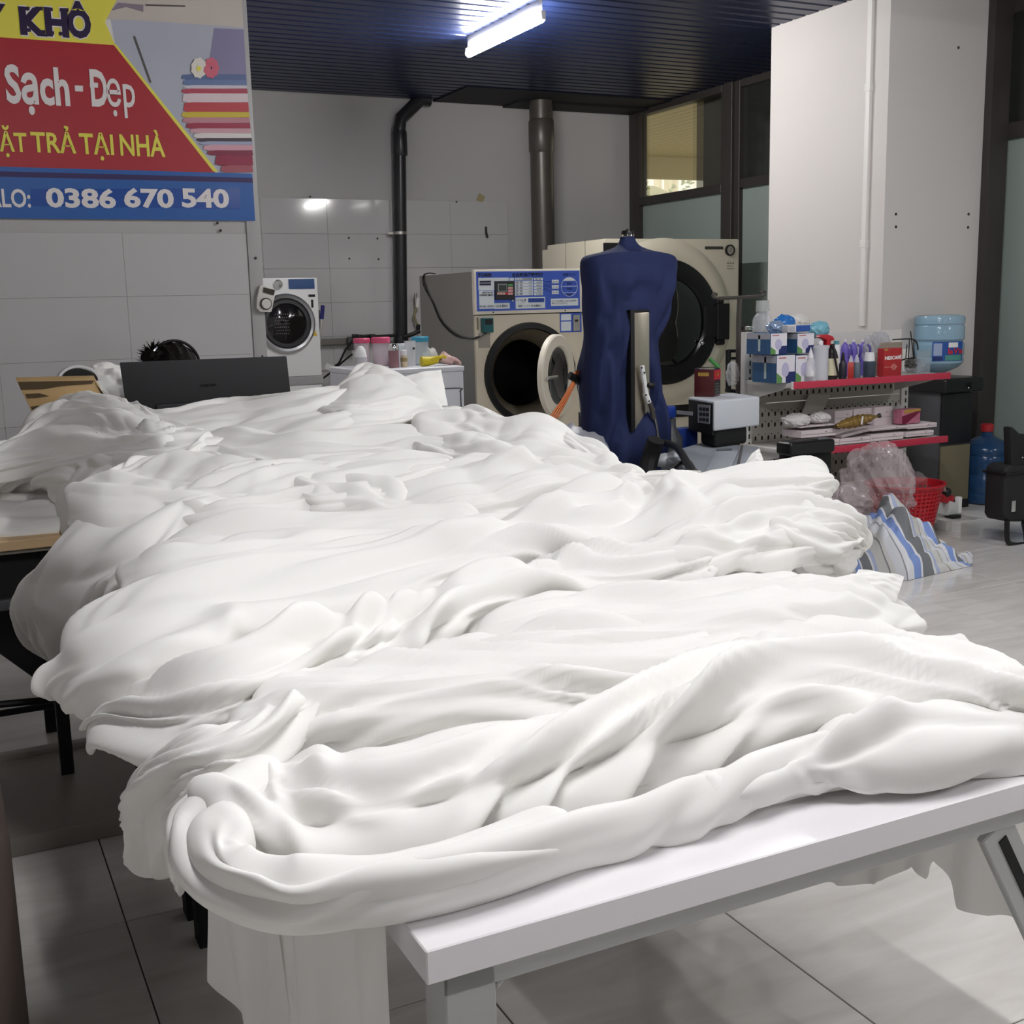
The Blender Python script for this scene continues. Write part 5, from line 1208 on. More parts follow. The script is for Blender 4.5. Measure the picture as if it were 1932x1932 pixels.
slab([Vector((p.x, p.y, 0)) * .96 + Vector((.04 * P[0].x, .04 * P[0].y, 0)) for p in P], 0, .06, 'plinth', m_black, gm)
hs = thing('black_hose', 'thick black hose looping over the grey machine', 'hose', tuple(at(1290, 880, z=zg + .03)))
MB().tube(arc([at(u, v, z=zg + .05) for u, v in ((1240, 833), (1262, 838), (1282, 850), (1300, 880), (1318, 900), (1338, 925))], 24), .017, 9).build('hose', m_black, hs)
MB().tube(arc([at(u, v, z=zg + .03) for u, v in ((1262, 890), (1280, 876), (1298, 872), (1306, 882))], 16), .012, 8).build('hose', m_black, hs)
MB().tube(arc([at(1238, 830, z=zg + .10), at(1226, 868, y=4.42), at(1215, 930, y=4.36)], 12), .04, 9).build('cover', m_blackm, hs)
# small bottles between form and sealer
lp = at(1268, 790, y=4.95)
t = thing('spray_bottle', 'dark spray bottle with a blue head and yellow nozzle behind the white bench box', 'bottle', (lp.x, 4.95, .45))
MB().lathe((lp.x, 4.95, 0), [(.05, .451), (.055, .47), (.055, .66), (.02, .72), (.02, .76)], 18).build('body', mat('bottle_smoke', '#4a4d50', .3), t)
hd_ = at(1264, 777, y=4.95); MB().box(hd_, (.05, .04, .06)).build('head', mat('head_blue', '#1d3a8f', .4), t, bevel=.008); MB().box(at(1256, 780, y=4.95), (.03, .02, .015)).build('nozzle', mat('label_yellow'), t)
t = thing('blue_box', 'blue and red box on the low trolley behind the white bench box', 'box', (at(1288, 815, y=4.95).x, 4.95, .45))
a = at(1275, 828, y=4.95); c = at(1310, 806, y=4.95)
MB().bx(a.x, c.x, 4.92, 5.0, .451, c.z).build('body', mat('box_blue', '#1c3580', .5), t, bevel=.003); MB().bx(a.x + .01, c.x - .01, 4.917, 4.921, .46, .55).build('label', mat('label_red'), t)
t = thing('trolley', 'low black trolley behind the grey machine', 'trolley', (lp.x + .1, 4.95, 0))
MB().bx(lp.x - .12, lp.x + .30, 4.88, 5.08, .42, .45).build('deck', m_blackm, t)
for x in (lp.x - .1, lp.x + .26):
    for y in (4.9, 5.04): MB().bx(x, x + .025, y, y + .025, 0, .42).build('leg', m_blackm, t)
# black machine case
bk = at(1450, 880, y=4.95); a = at(1413, 900, y=4.95); c = at(1494, 805, y=4.95)
t = thing('black_case', 'black rounded tool case between the grey machine and the shelf rack', 'case', (bk.x, 4.7, 0))
MB().bx(a.x, c.x, 4.62, 4.72, .0, c.z - .04).build('body', m_blackm, t, bevel=.03, seg=3)
MB().bx(a.x - .03, c.x - .02, 4.58, 4.70, c.z - .10, c.z - .03).build('lid', m_black, t, bevel=.02, seg=3)
MB().bx(c.x - .12, c.x - .05, 4.60, 4.64, c.z - .032, c.z - .022).build('latch', mat('latch_grey', '#77797c', .35, metal=.5), t, bevel=.003)
# clothes rail
cy_ = 5.35
t = thing('garment_rail', 'thin metal garment rail with curled hooks behind the shelf rack', 'rail', (at(1395, 700, y=cy_).x, cy_, 0))
MB().tube([at(1396, 563, y=cy_), at(1394, 600, y=cy_), at(1393, 735, y=cy_), Vector((at(1393, 735, y=cy_).x, cy_, 0.02))], .016, 10).build('pole', m_pole, t)
MB().tube([at(1356, 563, y=cy_), at(1400, 561, y=cy_), at(1432, 559, y=cy_)], .010, 8).build('top_bar', m_pole, t)
MB().tube(arc([at(u, v, y=cy_) for u, v in ((1432, 559), (1440, 558), (1444, 553), (1440, 549), (1434, 553))], 14), .008, 7).build('hook', m_pole, t)
MB().tube(arc([at(u, v, y=cy_) for u, v in ((1357, 563), (1351, 562), (1345, 560), (1347, 554), (1353, 556))], 14), .008, 7).build('hook', m_pole, t)
q = at(1411, 619, y=cy_ - .02); MB().box(q, (.06, .05, .024)).build('clamp', m_chrome, t, bevel=.003)
for u0, v0, u1, v1, r in ((1374, 660, 1374, 738, .016), (1374, 662, 1392, 662, .010), (1374, 676, 1392, 676, .008), (1370, 736, 1412, 742, .012)):
    MB().tube([at(u0, v0, y=cy_ + .03), at(u1, v1, y=cy_ + .03)], r, 8).build('side_frame', m_black, t)
p = Vector((at(1393, 735, y=cy_).x, cy_, 0)); MB().box(p + Vector((0, 0, .012)), (.5, .05, .024)).build('base', m_black, t)
lump('hanging_bag', 'crumpled clear bag hanging in the garment rail frame', 'bag', at(1383, 705, y=cy_), .05, m_clear, 81, (.8, .5, 1.3), .2)

# ------------------------------------------------------------------ shelf rack
SY, SB = 4.80, 5.20
sz1 = at(1497, 722, y=SY).z; sz2 = at(1512, 849, y=SY).z
sx0 = at(1497, 725, y=SY).x; sx1 = at(1787, 706, y=SY).x
rk = thing('shelf_rack', 'white perforated metal shelf rack with red price strips', 'shelf', ((sx0 + sx1) / 2, SB, 0))
m_rk = mat('rack_white', '#cfcdc8', .45); m_rkp = mat('rack_panel', '#b3aea5', .5); m_hole = mat('hole_dark', '#2a2826', .9)
upz = at(1422, 626, y=SB).z
for x in (sx0 - .005, sx1 + .06):
    zt_ = upz if x < 4.5 else sz1 + .12
    MB().bx(x, x + .055, SB, SB + .04, 0, zt_).build('upright', m_rk, rk, bevel=.003)
    b = MB()
    z = .1
    while z < zt_ - .04: b.box((x + .034, SB - .001, z), (.008, .003, .026)); z += .045
    b.build('slot_row', m_hole, rk, kind='stuff')
    MB().bx(x + .005, x + .045, SY + .02, SB + .04, 0, .05).build('foot_rail', m_rk, rk, bevel=.003)
for (z0, z1_) in ((.08, .27), (.275, .52), (.525, .77), (.775, 1.0)):
    MB().bx(sx0 + .05, sx1 + .06, SB + .01, SB + .02, z0, z1_).build('back_panel', m_rkp, rk)
b = MB(); b2 = MB()
for i in range(24):
    for z in (.13, .20, .33, .40, .46, .58, .65, .71, .82, .89, .95):
        x = sx0 + .08 + i * .045
        if x < sx1 + .05:
            b.box((x, SB + .009, z), (.010, .003, .022)); b2.box((x + .022, SB + .009, z + .02), (.005, .003, .005))
b.v += []; b.build('perforation', m_hole, rk, kind='stuff'); b2.build('perforation', m_hole, rk, kind='stuff')
MB().bx(sx0 + .25, sx1 + .05, SB + .005, SB + .025, 1.0, upz - .02).build('header_panel', mat('header_white', '#d6d3d0', .5), rk)
for k, z in enumerate((sz1, sz2)):
    MB().bx(sx0, sx1 + .02, SY + .012, SB, z - .03, z - .005).build('shelf', m_rk, rk, bevel=.003)
    MB().bx(sx0 - .0, sx1 + .025, SY - .004, SY + .014, z - .034, z + .002).build('price_strip', m_redstrip, rk, bevel=.002)
    MB().bx(sx0 - .004, sx0 + .004, SY + .0, SY + .016, z - .036, z + .004).build('strip_end', m_white, rk)
    for x in (sx0 + .008, sx1 + .0):
        MB().prism([(x, SY + .06, z - .03), (x, SB, z - .03), (x, SB, z - .12), (x, SY + .12, z - .05)], (.004, 0, 0)).build('bracket', m_rk, rk)
MB().bx(sx0, sx1 + .02, SY + .05, SB, .05, .09).build('shelf', m_rk, rk, bevel=.003)

# things on the top shelf
zS = sz1 - .005 + .001
def S_(u, v, y): return at(u, v, y=y)
def spanbox(u0, u1, v1, y, d, z0): # front face u0..u1, top v1
    a = at(u0, 700, y=y); c = at(u1, v1, y=y); return a.x, c.x, y, y + d, z0, c.z
m_mb = mat('box_sideblue', '#2c5680', .5, var=.3, vscale=18, stretch=(1, 6, .6)); m_mw = mat('box_lightfront', '#d5d2da', .5)
m_bn = mat('box_navy', '#1d2a60', .5); m_gn = mat('box_green', '#5b8a4a', .5); m_dot = mat('box_lilac', '#b2aecb', .5)
def mask_box(label, u0, u1, vt, y, d, z0):
    x0, x1, y0, y1, _, z1_ = spanbox(u0, u1, vt, y, d, z0)
    t = thing('mask_box', label, 'box', ((x0 + x1) / 2, y, z0), 'white-fronted blue boxes on the top shelf')
    t = MB().bx(x0, x1, y0, y1, z0, z1_).build('carton', m_mb, t, bevel=.0015, seg=1)
    h = z1_ - z0; w = x1 - x0
    MB().bx(x0 + .001, x1 - .001, y0 - .0015, y0, z0 + .002, z1_ - .001).build('front', m_mw, t)
    MB().bx(x0 - .0012, x0, y0 + .004, y1 - .004, z0 + h * .72, z1_ - .001).build('side_band', mat('box_greyband', '#a9a9b2', .5), t)
    MB().bx(x0 - .0012, x0, y0 + d * .42, y0 + d * .5, z0 + h * .15, z1_ - .01).build('side_stripe', mat('box_paleband', '#b9c7c4', .5), t)
    MB().prism([(x0 + w * .5, y0 - .002, z0 + .002), (x1 - .001, y0 - .002, z0 + .002), (x1 - .001, y0 - .002, z0 + h * .40), (x0 + w * .62, y0 - .002, z0 + h * .40), (x0 + w * .5, y0 - .002, z0 + h * .24)], (0, .001, 0)).build('navy_print', m_bn, t)
    MB().prism([(x0 + .001, y0 - .002, z0 + .002), (x0 + w * .3, y0 - .002, z0 + .002), (x0 + w * .3, y0 - .002, z0 + h * .2), (x0 + .001, y0 - .002, z0 + h * .38)], (0, .001, 0)).build('green_print', m_gn, t)
    MB().prism([(x0 + w * (.47 + .2 * math.cos(k * .524)), y0 - .003, z0 + h * (.48 + .26 * math.sin(k * .524))) for k in range(12)], (0, .001, 0)).build('round_print', m_dot, t)
    MB().bx(x0 + w * .1, x0 + w * .5, y0 - .0025, y0 - .001, z0 + h * .88, z0 + h * .92).build('red_line', mat('print_rust', '#b0605a', .5), t)
mask_box('white-fronted blue carton on the top shelf, lower row, second from the left end', 1465, 1500, 669, SY + .05, .20, zS)
mask_box('white-fronted blue carton half behind the pale bottle, lower row, right of its twin', 1501, 1536, 669, SY + .05, .20, zS)
zr = at(1480, 669, y=SY + .05).z + .001
mask_box('white-fronted blue carton in the upper row, the left one', 1453, 1485, 628, SY + .06, .20, zr)
mask_box('white-fronted blue carton in the upper row, the right one by the red sprayer', 1503, 1536, 628, SY + .06, .20, zr)
zq = at(1480, 628, y=SY + .06).z + .001
x0, x1, y0, y1, _, z1_ = spanbox(1486, 1528, 612, SY + .08, .16, zq)
t = thing('flat_carton', 'flat white and deep blue carton lying across the upper row of cartons', 'box', (x0, SY + .08, zq))
MB().bx(x0, x1, SY + .08, SY + .24, zq, z1_).build('carton', mat('carton_white', '#d0cdcf', .5), t, bevel=.002, seg=1); w = x1 - x0
MB().bx(x0 + w * .36, x1, SY + .0785, SY + .08, zq + .002, z1_ - .003).build('blue_print', mat('print_azure', '#2a4f9a', .45), t); MB().bx(x0 + w * .02, x0 + w * .3, SY + .0785, SY + .08, zq + .004, z1_ - .006).build('grey_print', mat('box_greyband'), t)
def softpack(label, u, v, r, m, seed, sq, y=SY + .2): return lump('soft_packet', label, 'packet', at(u, v, y=y), r, m, seed, sq, .14)
softpack('shiny blue soft packet leaning on the flat carton', 1480, 610, .055, mat('pack_blue', '#2d6fb8', .2), 84, (1.1, .6, .8))
softpack('white soft packet behind the flat carton on the cartons', 1506, 606, .06, mat('pack_white', '#dcd8d6', .3), 85, (1.2, .7, .6), SY + .26)
softpack('silver-blue soft packet at the left of the upper cartons', 1463, 618, .05, mat('pack_silver', '#8fa3c0', .15, metal=.3), 86, (1.0, .7, .7), SY + .16)
softpack('cyan soft packet behind the red sprayer', 1545, 622, .05, mat('pack_cyan', '#79b3c6', .3), 87, (1.3, .7, .9), SY + .25)
# bottles
def bottle(name, label, u, y, wpx, prof, m, cat='bottle', v0=None, capm=None, capf=.8, group=None, z0=None, n=24, sqx=1.):
    c = at(u, 700, y=y); px = (c - Vector((0, 0, EYE))).length / F_PX; R_ = wpx * px / 2; z0 = zS if z0 is None else z0
    H = at(u, v0, y=y).z - z0
    t = thing(name, label, cat, (c.x, y, z0), group)
    lo = [(r * R_, z0 + h * H) for r, h in prof if h <= capf]; hi = [(r * R_, z0 + h * H) for r, h in prof if h >= capf]
    MB().lathe((c.x, y, 0), lo, n).build('body', m, t)
    if len(hi) > 1: MB().lathe((c.x, y, 0), hi, n).build('cap', capm or m, t)
    return t, c, R_, H
BOT = [(.9, 0), (1, .03), (1, .62), (.85, .72), (.4, .78), (.4, .8), (.42, .8), (.42, .98), (.36, 1)]
m_hdpe = mat('bottle_pale', '#b9bac2', .45); m_pw2 = mat('cap_white', '#dddbe0', .4)
bottle('pale_bottle', 'tall pale grey plastic bottle at the front of the top shelf', 1547, SY + .04, 29, [(.9, 0), (1, .02), (1, .84), (.8, .88), (.35, .90), (.32, .90), (.32, .99), (.3, 1)], m_hdpe, v0=643, capm=m_pw2, capf=.9)
t, c, R_, H = bottle('pump_bottle', 'small clear and white flask with a pointed nozzle left of the pale bottle', 1529, SY + .03, 22, [(.9, 0), (1, .02), (1, .35), (.75, .45), (.75, .55), (.6, .62), (.45, .7), (.45, .75), (.2, .9), (.03, 1)], m_clear, v0=655, capm=m_pw2, capf=.7)
MB().lathe((c.x, SY + .03, zS), [(R_ * .65, .03), (R_ * .65, .06)], 16).build('core', m_white, t)
bottle('clear_canister', 'clear plastic canister with a wide neck standing on the upper cartons', 1437, SY + .3, 36, [(.95, 0), (1, .04), (1, .38), (.8, .52), (.62, .58), (.62, .66), (.68, .66), (.68, .8), (.66, .8), (.66, 1)], m_clear, v0=567, capm=mat('canister_cap', '#c9cdca', .3, alpha=.6), capf=.66, z0=zq)
# red sprayer
t, c, R_, H = bottle('spray_bottle', 'spray bottle with a red trigger head and yellow label on the top shelf', 1569, SY + .08, 22, [(.95, 0), (1, .02), (1, .5), (.8, .62), (.4, .72), (.4, .8)], mat('bottle_black', '#231c1e', .35), v0=632, capf=1.1)
MB().lathe((c.x, SY + .08, zS), [(R_ * 1.02, H * .1), (R_ * 1.02, H * .48)], 24, cap=False).build('label', mat('label_cream', '#d9d2b4', .5), t)
h0 = at(1562, 638, y=SY + .08)
MB().prism([at(u, v, y=SY + .06) for u, v in ((1547, 636), (1550, 632), (1562, 631), (1571, 634), (1575, 640), (1572, 643), (1568, 641), (1568, 651), (1560, 651), (1560, 641), (1552, 638))], (0, .04, 0)).build('trigger_head', mat('red_plastic'), t, bevel=.003)
MB().tube([at(1571, 652, y=SY + .03), at(1578, 690, y=SY + .02), at(1582, 712, y=SY + .02)], .006, 6).build('dip_tube', m_black, t)
# purple handled bottles
m_pu = mat('bottle_violet', '#6f5fb8', .4)
for k, (u, lab) in enumerate(((1593, 'violet detergent bottle on the top shelf, leftmost of three'), (1609, 'violet detergent bottle on the top shelf, middle of three'), (1627, 'violet detergent bottle on the top shelf, rightmost of three'))):
    t, c, R_, H = bottle('detergent_bottle', lab, u, SY + .25, 15, [(.95, 0), (1, .03), (1, .7), (.8, .84), (.35, .9), (.35, .92), (.4, .92), (.4, 1)], m_pu, v0=640, capm=m_pw2, capf=.92, group='violet detergent bottles')
    zz = zS + H; MB().tube(arc([(c.x - R_ * .5, SY + .2, zz - H * .15), (c.x - R_ * 1.0, SY + .17, zz - H * .22), (c.x - R_ * 1.0, SY + .17, zz - H * .4), (c.x - R_ * .6, SY + .2, zz - H * .48)], 10), .006, 7).build('handle', mat('violet_dark', '#4b3f96', .4), t)
bottle('dark_bottle', 'nearly black bottle with a pointed cap left of the red box bottle', 1590, SY + .07, 14, [(.95, 0), (1, .03), (1, .55), (.6, .68), (.5, .7), (.3, .95), (.1, 1)], mat('bottle_ink', '#20212c', .35), v0=665, capm=m_blackm, capf=.7)
t, c, R_, H = bottle('red_bottle', 'red square bottle with a clear conical cap on the top shelf', 1605, SY + .05, 13, [(1.1, 0), (1.15, .02), (1.15, .68), (.9, .72), (.85, .72), (.5, .9), (.2, 1)], mat('bottle_red', '#a82b25', .35), v0=670, capm=m_clear, capf=.72, n=4)
bottle('grey_bottle', 'grey blue small bottle with a conical cap beside the red square bottle', 1616, SY + .06, 14, [(.95, 0), (1, .03), (1, .62), (.8, .68), (.75, .68), (.4, .9), (.15, 1)], mat('bottle_slate', '#56626f', .35), v0=669, capm=m_clear, capf=.68)
t, c, R_, H = bottle('slate_jar', 'dark slate jar with a ribbed white cap on the top shelf', 1640, SY + .06, 22, [(.95, 0), (1, .03), (1, .60), (.95, .66), (.85, .66), (.75, 1)], mat('jar_slate', '#36404e', .3), v0=665, capm=m_pw2, capf=.66)
bottle('white_bottle', 'slim white bottle with a teal cap between the sprayer and the violet bottles', 1577, SY + .2, 14, [(.95, 0), (1, .02), (1, .85), (.7, .9), (.7, .9), (.7, 1)], m_pw2, v0=643, capm=mat('cap_teal', '#5a9aa6', .4), capf=.9)
for k, (u, v, r, sd, lab) in enumerate(((1650, 660, .075, 90, 'crumpled clear plastic bag behind the slate jar on the top shelf'), (1662, 645, .05, 91, 'shiny clear plastic bag behind the red coffee pouch'), (1725, 690, .06, 92, 'crumpled clear bag of small things right of the red coffee pouch'))):
    lump('clear_bag', lab, 'bag', at(u, v, y=SY + .22), r, mat('bag_clear', '#c9c8ce', .15, alpha=.5), sd, (1.0, .7, 1.1 if k < 2 else .7), .22)
# coffee pouch
x0, x1 = at(1667, 690, y=SY + .06).x, at(1701, 690, y=SY + .06).x; z1_ = at(1680, 657, y=SY + .06).z
t = thing('coffee_pouch', 'red coffee carton printed NESCAFE in front of the brown opened box', 'box', ((x0 + x1) / 2, SY + .06, zS))
MB().bx(x0, x1, SY + .06, SY + .11, zS, z1_).build('pouch', mat('coffee_red', '#a3262a', .4, var=.1), t, bevel=.004)
text('NESCAFÉ', 'lettering', m_white, t, (x0 + .006, SY + .0585, zS + (z1_ - zS) * .60), .026, sx=(x1 - x0 - .012) / .106, bold=.0008)
rc = Vector(((x0 + x1) / 2 + .008, SY + .0585, zS + (z1_ - zS) * .33))
for r in (.016, .009): MB().tube([rc + Vector((r * math.cos(k * .35), 0, r * math.sin(k * .35))) for k in range(19)], .0014, 5).build('ring_print', mat('print_blush', '#d89a90', .5), t)
MB().bx(x0 + .006, x1 - .03, SY + .058, SY + .06, rc.z - .001, rc.z + .001).build('line_print', mat('print_blush'), t); MB().bx(x0 + .002, x0 + .028, SY + .058, SY + .06, z1_ - .012, z1_ - .003).build('gold_print', mat('gold_ink'), t)
x0, x1 = at(1660, 690, y=SY + .14).x, at(1701, 690, y=SY + .14).x; z1_ = at(1680, 646, y=SY + .14).z
t = thing('brown_carton', 'brown cardboard box with its flap up behind the red coffee carton', 'box', ((x0 + x1) / 2, SY + .14, zS))
m_cb = mat('cardboard', '#9a8f82', .8); MB().bx(x0, x1, SY + .14, SY + .22, zS, zS + .7 * (z1_ - zS)).build('body', m_cb, t, bevel=.002); MB().bx(x0, x1, SY + .14, SY + .143, zS + .7 * (z1_ - zS), z1_).build('flap', m_cb, t)
# wire basket
t = thing('wire_basket', 'black wire basket on the top shelf left of the big water bottle', 'basket', (at(1715, 680, y=SY + .1).x, SY + .1, zS))
Pw = [(1684, 641), (1700, 640), (1722, 640), (1730, 648), (1732, 660)]
MB().tube(arc([at(u, v, y=SY + .08) for u, v in Pw], 16), .004, 6).build('rim_wire', m_black, t)
for u0, v0, u1, v1 in ((1718, 625, 1724, 676), (1724, 640, 1725, 676), (1711, 650, 1709, 676), (1716, 640, 1714, 676)):
    MB().tube([at(u0, v0, y=SY + .08), at(u1, v1, y=SY + .08)], .003, 6).build('wire', m_black, t)
MB().tube(arc([at(u, v, y=SY + .08) for u, v in ((1700, 680), (1710, 677), (1727, 675))], 8), .004, 6).build('wire', m_black, t)
lump('small_parts', 'tangle of small grey metal parts in the wire basket', 'parts', at(1721, 685, y=SY + .12), .035, mat('parts_grey', '#7c7a78', .3, metal=.6), 95, (1.2, .8, .7), .5)
MB().bx(at(1725, 690, y=SY + .05).x, at(1750, 690, y=SY + .05).x, SY + .03, SY + .035, zS, at(1730, 662, y=SY + .05).z).build('clear_plate', mat('plate_clear', '#9aa6b0', .15, alpha=.45), t)

# things on the second shelf
zT = sz2 - .005 + .001
m_cw = mat('carton_pink_white', '#d3c8cb', .6, var=.03); m_cs = mat('carton_side', '#8f8a88', .6)
def carton(label, u0, u1, v0, v1, y, d=.16, name='white_carton', tilt=0):
    a = at(u0, v0, y=y); c = at(u1, v1, y=y)
    t = thing(name, label, 'box', ((a.x + c.x) / 2, y, a.z), 'flat white cartons on the second shelf')
    o = MB().box(((a.x + c.x) / 2, y + d / 2, (a.z + c.z) / 2), (c.x - a.x, d, c.z - a.z), ry=tilt).build('carton', m_cw, t, bevel=.0015, seg=1)
    MB().box(((a.x + c.x) / 2, y - .0008, a.z + (c.z - a.z) * .45), ((c.x - a.x) * .96, .0014, .0018), ry=tilt).build('lid_line', mat('line_grey', '#8d8486', .6), t)
    MB().box((c.x - (c.x - a.x) * .3, y - .0012, a.z + (c.z - a.z) * .7), (.012, .0014, .004), ry=tilt).build('print_mark', mat('line_grey'), t)
y1_ = SY + .05
carton('bottom flat white carton at the left end of the second shelf, beside the black case', 1522, 1584, 845, 828, y1_)
carton('white carton second in the bottom row of the second shelf', 1585, 1642, 839, 823, y1_)
carton('white carton third in the bottom row of the second shelf', 1643, 1705, 833, 815, y1_)
carton('white carton at the right end of the bottom row of the second shelf', 1710, 1762, 825, 811, y1_)
carton('white carton in the second layer at the left end of the second shelf', 1512, 1578, 827, 808, y1_ + .01)
carton('white carton tilted under the brown shiny bag', 1588, 1645, 822, 812, y1_ + .01, tilt=-.12)
carton('white carton in the second layer, middle right of the second shelf', 1644, 1712, 814, 803, y1_ + .01)
carton('white carton in the second layer at the right end of the second shelf', 1713, 1768, 810, 797, y1_ + .01)
carton('white carton topmost at the left of the second shelf stacks', 1511, 1580, 808, 800, y1_ + .015)
carton('white carton standing in the back row, left of three upright', 1575, 1609, 802, 773, y1_ + .14, .1)
carton('white carton standing in the back row, middle of three upright', 1610, 1647, 802, 769, y1_ + .14, .1)
carton('white carton standing in the back row, right and tallest of three upright', 1649, 1684, 804, 766, y1_ + .12, .1)
for k, (u, v, r, lab, sd) in enumerate(((1503, 793, .075, 'white crumpled paper packet at the left of the second shelf', 101), (1546, 788, .06, 'white paper wrapped packet right of the crumpled one on the second shelf', 102))):
    lump('paper_packet', lab, 'packet', at(u, v, y=y1_ + .08), r, mat('packet_white', '#cfcbca', .6), sd, (1.15, .7, .5), .16)
P0 = at(1541, 762, y=SB - .03)
t = thing('paper_sheet', 'pale paper sheet propped against the perforated back panel', 'paper', (P0.x, SB - .03, zT))
MB().prism([at(1512, 782, y=SB - .06), at(1550, 780, y=SB - .06), at(1567, 745, y=SB - .01), at(1527, 743, y=SB - .01)], (0, .004, 0)).build('sheet', mat('sheet_pale', '#c4c0b8', .7), t)
c = at(1612, 797, y=y1_ - .005)
t = thing('brown_bag', 'shiny brown packet with twisted ends lying on the white cartons', 'packet', tuple(c))
ca, cb_ = at(1578, 804, y=y1_ - .01), at(1656, 785, y=y1_ - .01)
n_ = 26; Q = [ca + (cb_ - ca) * (k / n_) for k in range(n_ + 1)]
rr_ = [max(.006, .032 * min(1, math.sin(math.pi * min(1, (k + 1) / n_)) ** .6) * (1 + .12 * math.sin(k * 1.9))) for k in range(n_ + 1)]
MB().tube(Q, rr_, 14).build('packet', mat('foil_brown', '#8a6f3c', .25, metal=.4, var=.4, vscale=25), t)
MB().tube([cb_, cb_ + Vector((.015, 0, .002))], [.010, .014], 8).build('dark_end', m_black, t); MB().prism([ca + Vector((0, 0, .012)), ca + Vector((-.02, 0, -.012)), ca + Vector((.03, 0, -.02))], (0, .01, 0)).build('dark_end', mat('foil_dark', '#3a2f1e', .4), t)
q = Q[n_ // 2]; MB().box(q + Vector((.003, -.034, .006)), (.008, .004, .045), ry=.2).build('tape', m_white, t)
x0, x1 = at(1702, 790, y=y1_ + .03).x, at(1736, 790, y=y1_ + .03).x; za, zc = at(1720, 799, y=y1_ + .03).z, at(1720, 772, y=y1_ + .03).z
t = thing('pink_box', 'pink and dark red patterned box with a gold top on the second shelf', 'box', ((x0 + x1) / 2, y1_ + .03, za))
MB().bx(x0, x1, y1_ + .03, y1_ + .10, za, zc).build('carton', mat('box_pinkpattern', '#b06a82', .4, var=.5, vscale=45), t, bevel=.002)
MB().prism([(x0, y1_ + .029, za), (x0 + (x1-x0)*.2, y1_ + .029, za), (x1, y1_ + .029, zc - .018), (x1, y1_ + .029, zc - .008), (x0, y1_ + .029, za + (zc - za) * .55)], (0, .001, 0)).build('dark_print', mat('print_wine', '#6d1836', .4), t)
MB().prism([(x0 + .02, y1_ + .0285, zc), (x1, y1_ + .0285, zc), (x1, y1_ + .0285, zc - .012), (x0 + .01, y1_ + .0285, zc - .022)], (0, .001, 0)).build('gold_print', mat('gold_ink'), t)
lump('clear_bag', 'small clear bag left of the pink patterned box', 'bag', at(1694, 785, y=y1_ + .12), .045, mat('bag_clear'), 104, (.8, .6, 1.3), .2, base=zT)

# ------------------------------------------------------------------ water dispenser and bottles
dp_ = thing('water_dispenser', 'black water dispenser by the column with an upturned water bottle on it', 'dispenser', (5.74, 5.45, 0))
m_dg = mat('dispenser_grey', '#45464a', .45); m_db = mat('dispenser_black', '#17171a', .3)
DXa, DXb, DY0, DY1 = 5.62, 5.885, 5.34, 5.64
MB().bx(DXa, DXb, DY0 + .01, DY1, .04, .80).build('body', m_dg, dp_, bevel=.008)
MB().bx(DXa - .03, DXb + .04, DY0 - .06, DY1, at(1800, 740, y=5.34).z, at(1800, 712, y=5.34).z).build('head', m_db, dp_, bevel=.02, seg=3)
MB().bx(DXa + .01, DXb, DY0 - .01, DY0 + .012, at(1800, 836, y=5.34).z, at(1800, 742, y=5.34).z).build('front', m_db, dp_, bevel=.006)
MB().bx(DXa + .015, DXb, DY0 - .006, DY0 + .012, .05, at(1800, 840, y=5.34).z).build('cabinet_door', mat('dispenser_beige', '#6d6650', .45), dp_, bevel=.006)
MB().bx(DXa - .01, DXb, DY0 - .012, DY1, 0, .05).build('base', m_black, dp_)
MB().lathe((5.80, DY0 - .062, at(1803, 728, y=5.3).z), [(.02, 0), (.018, -.02), (.001, -.021)], 16, 'Y').build('dial', m_black, dp_)
MB().ico((5.765, DY0 - .08, at(1803, 732, y=5.3).z), .005, 1).build('indicator', m_white, dp_)
jc = at(1771, 650, y=5.5); px_ = (jc - Vector((0, 0, EYE))).length / F_PX * .985
m_jug = mat('jug_blue', '#9cc2da', .12, alpha=.62, coat=.2); m_jugd = mat('jug_deepblue', '#27476e', .15, alpha=.8)
def jug(label, cx, cy, z0, R_, H, m, up=True, cap=None, group=None, name='water_bottle'):
    t = thing(name, label, 'bottle', (cx, cy, z0), group)
    pr = [(.80, 0), (.95, .015), (1, .05), (1, .13), (.95, .15), (1, .18), (1, .36), (.93, .39), (.93, .41), (1, .44), (1, .60), (.95, .63), (1, .66), (.98, .72), (.80, .79), (.45, .85), (.24, .88), (.22, .97), (.18, 1)]
    P = [(r * R_, z0 + (h if up else 1 - h) * H) for r, h in pr]
    MB().lathe((cx, cy, 0), P, 36).build('body', m, t)
    if cap: MB().lathe((cx, cy, 0), [(.27 * R_, z0 + .93 * H), (.28 * R_, z0 + 1.02 * H), (.2 * R_, z0 + 1.03 * H)], 20).build('cap', cap, t)
    return t
zh = at(1800, 712, y=5.34).z; ztj = at(1771, 594, y=5.5).z
t = jug('big pale blue upturned water bottle on the black dispenser, with a blue printed label', jc.x, 5.5, zh - .03, 43 * px_, ztj - zh + .03, m_jug, up=False)
def on_jug(u0, u1, v0, v1, m, name, ext=.002):
    rows = []; Rj = 43 * px_ + ext; n = 16
    for v in (v0, v1):
        row = []
        for k in range(n + 1):
            u = u0 + (u1 - u0) * k / n; dx = min(.985, (u - 1771) / 43); th = math.asin(dx)
            # surface point on the side turned to the camera
            fd = Vector((-jc.x, -5.5, 0)).normalized(); sd = Vector((-fd.y, fd.x, 0)); p = Vector((jc.x, 5.5, at(1771, v, y=5.5).z)) + fd * (Rj * math.cos(th)) + sd * (Rj * math.sin(th))
            row.append(p)
        rows.append(row)
    return MB().grid(rows).build(name, m, t)
